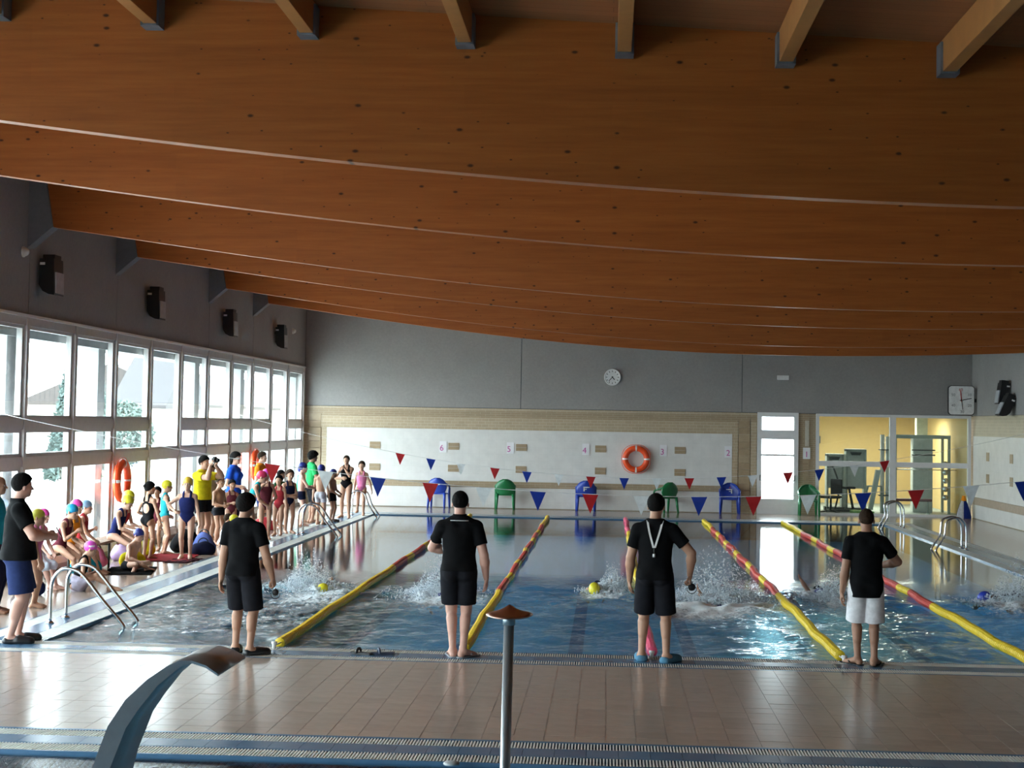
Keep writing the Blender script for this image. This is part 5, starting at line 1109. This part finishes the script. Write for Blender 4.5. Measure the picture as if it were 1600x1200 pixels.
# ------------------------------------------------------------------ held and worn things
def lanyard(J):
    o = J['o']; M = J['M']; X, Y, Z, nk, shc = J['X'], J['Y'], J['Z'], J['nk'], J['shc']; low = shc-Y*.082-Z*.125
    for s in (-1, 1):
        pts = bez([nk+X*s*.047+Y*.02+Z*.004, nk+X*s*.045-Y*.030-Z*.002, shc+X*s*.030-Y*.066-Z*.035, low+X*s*.004], 6); b = BM(); V = []
        for p in pts: p = np.array(p)*M; V.append((b.verts.new(p-X*.006*M), b.verts.new(p+X*.006*M)))
        for a, c in zip(V, V[1:]): b.faces.new((a[0], a[1], c[1], c[0]))
        bmesh.ops.recalc_face_normals(b, faces=b.faces); bmesh.ops.solidify(b, geom=b.faces[:], thickness=.004); obj('lanyard', b, WHITE, o)
    obj('lanyard_cord', tube(BM(), [low*M, (low-Z*.035)*M], .006, 8), GD, o); obj('whistle', tube(BM(), [(low-Z*.035)*M, (low-Z*.055)*M], .014, 10), WHITE, o)
lanyard(M3)
def stopwatch(p, label, r=.034):
    root = empty('stopwatch', p); tag(root, label, 'stopwatch'); M = Matrix.Rotation(PI/2, 4, 'X')
    obj('case', lathe(BM(), [(.001, -.010), (r, -.010), (r+.003, 0), (r, .010), (.001, .010)], 20, 0, M), BLACK, root); obj('button', tube(BM(), [(0, 0, r), (0, 0, r+.014)], .007, 8), STEEL, root)
    obj('wrist_cord', tube(BM(), arc((0, 0, -.02), .05, PI*.9, PI*2.1, 14), .004, 6), BLACK, root)
h = M1['h', 1]+np.array([0, .012, -.04]); stopwatch(wpos(M1, h), 'black stopwatch held low by the man with thick black hair')
h = M3['h', 1]+np.array([.01, .012, -.02]); stopwatch(wpos(M3, h), 'black stopwatch in the right hand of the lanyard man', .038)
p = wpos(M5, (0, .235, .645)); root = empty('phone', p); tag(root, 'dark phone held by the stout man in denim shorts', 'phone'); b = boxm(-.036, .036, -.005, .005, -.06, .07, bev=.004); obj('phone_case', b, BLACK, root); obj('phone_screen', boxm(-.032, .032, -.0065, -.005, -.05, .06), mat('dark_screen', (.02, .02, .03), .1), root); root.rotation_euler = (.5, 0, R_(-66))
p = wpos(M6, (0, .155, .952)); root = empty('camera', p); tag(root, 'black camera held up by the man in yellow', 'camera'); obj('camera_case', boxm(-.065, .065, -.035, .035, -.045, .045, bev=.012), BLACK, root); obj('viewfinder_hump', boxm(-.03, .03, -.03, .03, .04, .07, bev=.01), BLACK, root)
obj('lens', lathe(BM(), [(.001, .03), (.032, .03), (.036, .09), (.03, .10), (.001, .095)], 18, 0, Matrix.Rotation(-PI/2, 4, 'X')), BLACK, root); root.rotation_euler = (0, 0, R_(-112))
# ------------------------------------------------------------------ benches, bags, towels along the windows
BW = mat('bench_wood', (.20, .12, .075), .55, 0, .15, 4)
def bench(y0, y1, label):
    root = empty('bench', (-8.48, (y0+y1)/2, 0)); tag(root, label, 'bench'); L = (y1-y0)/2
    for k in range(4): obj('seat_slat', boxm(-.20+.105*k, -.105+.105*k, -L, L, BENCH-.04, BENCH, bev=.006), BW, root)
    n = 4
    for k in range(n):
        y = -L+.15+(2*L-.3)*k/(n-1); q = BM(); tube(q, [(-.17, y, 0), (-.17, y, BENCH-.04)], .02, 8); tube(q, [(.19, y, 0), (.19, y, BENCH-.04)], .02, 8); tube(q, [(-.17, y, BENCH-.06), (.19, y, BENCH-.06)], .018, 8); obj('leg_frame', q, GD, root)
bench(22.0, 28.2, 'slatted wooden bench under the windows, nearer one'); bench(31.6, 35.2, 'slatted wooden bench under the windows, farther one')
def bag(x, y, w_, d_, h_, m, label, rz=0, strap=True):
    root = empty('bag', (x, y, 0), rz); tag(root, label, 'bag'); f = Field(); f.ell((0, 0, h_*.46), np.eye(3), (w_/2, d_/2, h_*.52)); f.cone((-w_*.32, 0, h_*.3), (w_*.32, 0, h_*.3), d_*.42, d_*.42, .05)
    v, q = f.mesh(.02, [(V3(0, 0, -1), 0)], lambda D, X, Y, Z: D+.012*np.sin(X*24)*np.sin(Y*21+1)*np.sin(Z*19)); obj('bag_body', to_mesh('bag_body', [(v, q)]), m, root)
    if strap: obj('bag_strap', tube(BM(), arc((0, 0, h_*.85), w_*.28, .1, PI-.1, 12), .012, 6), BLACK, root)
bag(-8.30, 24.95, .40, .3, .34, cTEAL, 'blue sports bag under the first bench', .4); bag(-8.55, 25.55, .36, .26, .30, cORA, 'orange bag under the first bench', .2); bag(-8.50, 26.05, .30, .24, .36, cPNK, 'hot pink bag under the first bench', 0)
bag(-8.05, 26.6, .34, .28, .26, cYEL, 'yellow bag on the deck behind the boy in navy cap', .3); bag(-8.38, 27.35, .44, .32, .36, cloth('lilac', (.42, .30, .50)), 'lilac bag beside the girl with the open-backed suit', .1, False)
bag(-7.86, 29.35, .46, .36, .44, cBLK, 'round black backpack behind the orange-capped girl', .2); bag(-7.50, 29.25, .36, .3, .40, cloth('blue_floral', (.12, .16, .42)), 'blue patterned bag behind the girl in navy', -.3); bag(-7.45, 29.0, .34, .3, .24, cDRED, 'dark bag at the edge of the red towel', .5)
bag(-8.42, 28.5, .34, .26, .34, cYEL, 'yellow sack below the turquoise swimsuit', .5); bag(-7.75, 35.6, .4, .3, .3, cRED, 'red bag on the deck behind the crossed-arm girl', .2); bag(-8.1, 21.9, .36, .3, .34, cNAVY, 'navy bag below the towel-wrapped girl', 0)
def towel(x, y, w_, l_, m, label, rz):
    root = empty('towel', (x, y, 0), rz); tag(root, label, 'towel'); b = BM(); nx, ny = 14, 18
    g = [[b.verts.new(((i/nx-.5)*w_, (j/ny-.5)*l_, .012+.008*math.sin(i*1.3+j*.4)*math.sin(j*.9))) for i in range(nx+1)] for j in range(ny+1)]
    for j in range(ny):
        for i in range(nx): b.faces.new((g[j][i], g[j][i+1], g[j+1][i+1], g[j+1][i]))
    bmesh.ops.solidify(b, geom=b.faces[:], thickness=.01); obj('cloth', b, m, root, True)
towel(-7.76, 25.6, .75, 1.3, cBLK, 'black towel under the cross-legged boy', .2); towel(-7.85, 28.1, .9, 1.5, cRED, 'red towel spread under the standing girls', .1); towel(-7.45, 27.6, .45, .9, cMAR, 'dark towel at the feet of the orange-capped girl', -.1)
def sandal(x, y, rz, m, label, z=0):
    root = empty('sandal', (x, y, z), rz); tag(root, label, 'sandal', 'sandals left on the edge'); b = BM(); poly = [(.0, -.13), (.036, -.11), (.036, .0), (.048, .08), (.03, .13), (0, .14), (-.03, .13), (-.046, .08), (-.036, 0), (-.036, -.11)]
    obj('sole', prism(b, poly, 2, 0, .022), m, root); obj('strap_band', tube(BM(), arc((0, .045, .012), .05, 0, PI, 10), .014, 8), m, root)
sandal(-2.62, 17.12, 1.2, BLACK, 'dark sandal on the pool edge, left of the abandoned pair'); sandal(-2.40, 17.16, 1.9, mat('blue_grey_rubber', (.06, .08, .13), .5), 'dark sandal on the pool edge, right of the abandoned pair')
sandal(-8.05, 24.75, .9, BLACK, 'black sandal on the deck in front of the first bench')
# sack in the right corner
root = empty('float_sack', (10.22, 45.95, 0)); tag(root, 'blue and white pointed sack with a yellow top in the right corner', 'sack')
def cone_part(name, a0, a1, m):
    b = BM(); n = 10; rings = []
    for rr, z in ((.21, 0), (.22, .05), (.17, .25), (.10, .45), (.05, .54)): rings.append([b.verts.new((rr*math.cos(a0+(a1-a0)*k/n), rr*.8*math.sin(a0+(a1-a0)*k/n), z)) for k in range(n+1)])
    for p, q in zip(rings, rings[1:]):
        for k in range(n): b.faces.new((p[k], p[k+1], q[k+1], q[k])).smooth = True
    bmesh.ops.solidify(b, geom=b.faces[:], thickness=.01); obj(name, b, m, root)
cone_part('blue_panel', -PI*.55, -PI*.05, cloth('sack_blue', (.03, .06, .34))); cone_part('white_panel', -PI*.95, -PI*.55, cWHT); cone_part('yellow_panel', -PI*.05, PI*.2, cYEL); cone_part('back_panel', PI*.2, PI*1.05, cDRED)
obj('sack_top', lathe(BM(), [(.06, .50), (.075, .55), (.05, .60), (.055, .64), (.001, .66)], 14), cORA, root)
# ------------------------------------------------------------------ splashes thrown up by the swimmers
def splash(i, x, y, sc, label, sx=1.0):
    g = np.random.default_rng(40+i); V, F = [], []
    b = bmesh.new(); [b.verts.new(v_) for v_ in ((1, 0, 0), (0, 1, 0), (-1, 0, 0), (0, -1, 0), (0, 0, 1), (0, 0, -1))]; b.verts.ensure_lookup_table(); [b.faces.new([b.verts[i_] for i_ in f_]) for f_ in ((0, 1, 4), (1, 2, 4), (2, 3, 4), (3, 0, 4), (1, 0, 5), (2, 1, 5), (3, 2, 5), (0, 3, 5))]; b.verts.ensure_lookup_table(); base = np.array([v.co[:] for v in b.verts]); b.verts.index_update(); bf = np.array([[v.index for v in f.verts] for f in b.faces]); b.free()
    o = 0; b = None; n = int(7000*sc)
    for k in range(n):
        t = g.random(); cl = k % 9; cx, cy = g.normal(0, .26*sx, 2) if k % 3 else (g.normal(0, .5*sx), g.normal(0, .45))
        hmax = .62*sc*math.exp(-(cx/(.36*sx))**2-(cy/.4)**2)*(1+.5*math.sin(cx*23+i)*math.sin(cy*17+2*i)); z = hmax*t**1.5
        r_ = (.003+.016*g.random()**4*(1-.45*t))*(1.3 if t < .25 else 1); e = np.array([1, 1, 1+1.6*g.random()]) if g.random() < .5 else np.array([1.5+g.random(), 1, .8])
        q = base*e*r_; a = g.uniform(0, PI); c_, s_ = math.cos(a), math.sin(a); tl = g.normal(0, .5); q = np.stack([q[:, 0]*c_-q[:, 1]*s_+q[:, 2]*tl*.4, q[:, 0]*s_+q[:, 1]*c_, q[:, 2]], 1)
        cx, cy = np.clip((cx, cy), -.95, .95); V.append(q+np.array([cx*sc, cy*sc, z+.0])); F.append(bf+o); o += len(base)
    # churned mounds at the foot of the spray
    f = Field()
    for k in range(int(34*sc)):
        cx, cy = g.normal(0, .24*sx*sc), g.normal(0, .26*sc); R_ad = g.uniform(.03, .085); f.ell((cx, cy, .0), np.eye(3), (R_ad*1.3, R_ad, R_ad*g.uniform(.5, 1.3)), .04)
    v, q = f.mesh(.018, [], lambda D, X, Y, Z: D+.030*np.sin(X*61+2*np.sin(Y*37))*np.sin(Y*53+np.sin(Z*45))*np.sin(Z*58+X*20)+.012*np.sin(X*131)*np.sin(Y*127)*np.sin(Z*119))
    me = bpy.data.meshes.new('splash'); V = np.concatenate(V); F = np.concatenate(F)
    nv = len(V); faces = F.tolist()+(q+nv).tolist(); me.from_pydata(np.concatenate([V, v]).tolist(), [], faces)
    ob = obj('splash', me, SPL, None, True); ob.location = (x, y, WZ+.01); tag(ob, label, 'splash', 'splashes round the swimmers', 'stuff')
def m_spray():
    s = N('spray'); b = s.b; b.inputs['Base Color'].default_value = (.82, .88, .93, 1); b.inputs['Roughness'].default_value = .35
    tr = s.n('ShaderNodeBsdfTransparent'); mx = s.n('ShaderNodeMixShader'); mx.inputs[0].default_value = .88; tl = s.n('ShaderNodeBsdfTranslucent'); tl.inputs[0].default_value = (.85, .9, .95, 1); m2 = s.n('ShaderNodeMixShader'); m2.inputs[0].default_value = .3
    s.l(b.outputs[0], m2.inputs[1]); s.l(tl.outputs[0], m2.inputs[2]); s.l(tr.outputs[0], mx.inputs[1]); s.l(m2.outputs[0], mx.inputs[2]); s.l(mx.outputs[0], s.out.inputs[0]); return s.m
SPL = m_spray()
for i, ((x, y, sc), lb, sx) in enumerate(zip(((-4.5, 23.9, .80), (-2.42, 23.5, .95), (.12, 24.5, .62), (1.66, 23.6, 1.18), (3.45, 24.3, .72), (6.15, 24.0, .90)), ('white splash round the yellow cap in the leftmost lane', 'white splash left of the man in the polo shirt', 'low white splash behind the yellow-capped swimmer near the lanyard man', 'largest white splash, right of the lanyard man', 'white splash left of the man in white shorts', 'white splash at the right edge behind the blue cap'), (1.15, 1, .9, 1.25, 1, 1.1))): splash(i, x, y, sc, lb, sx)
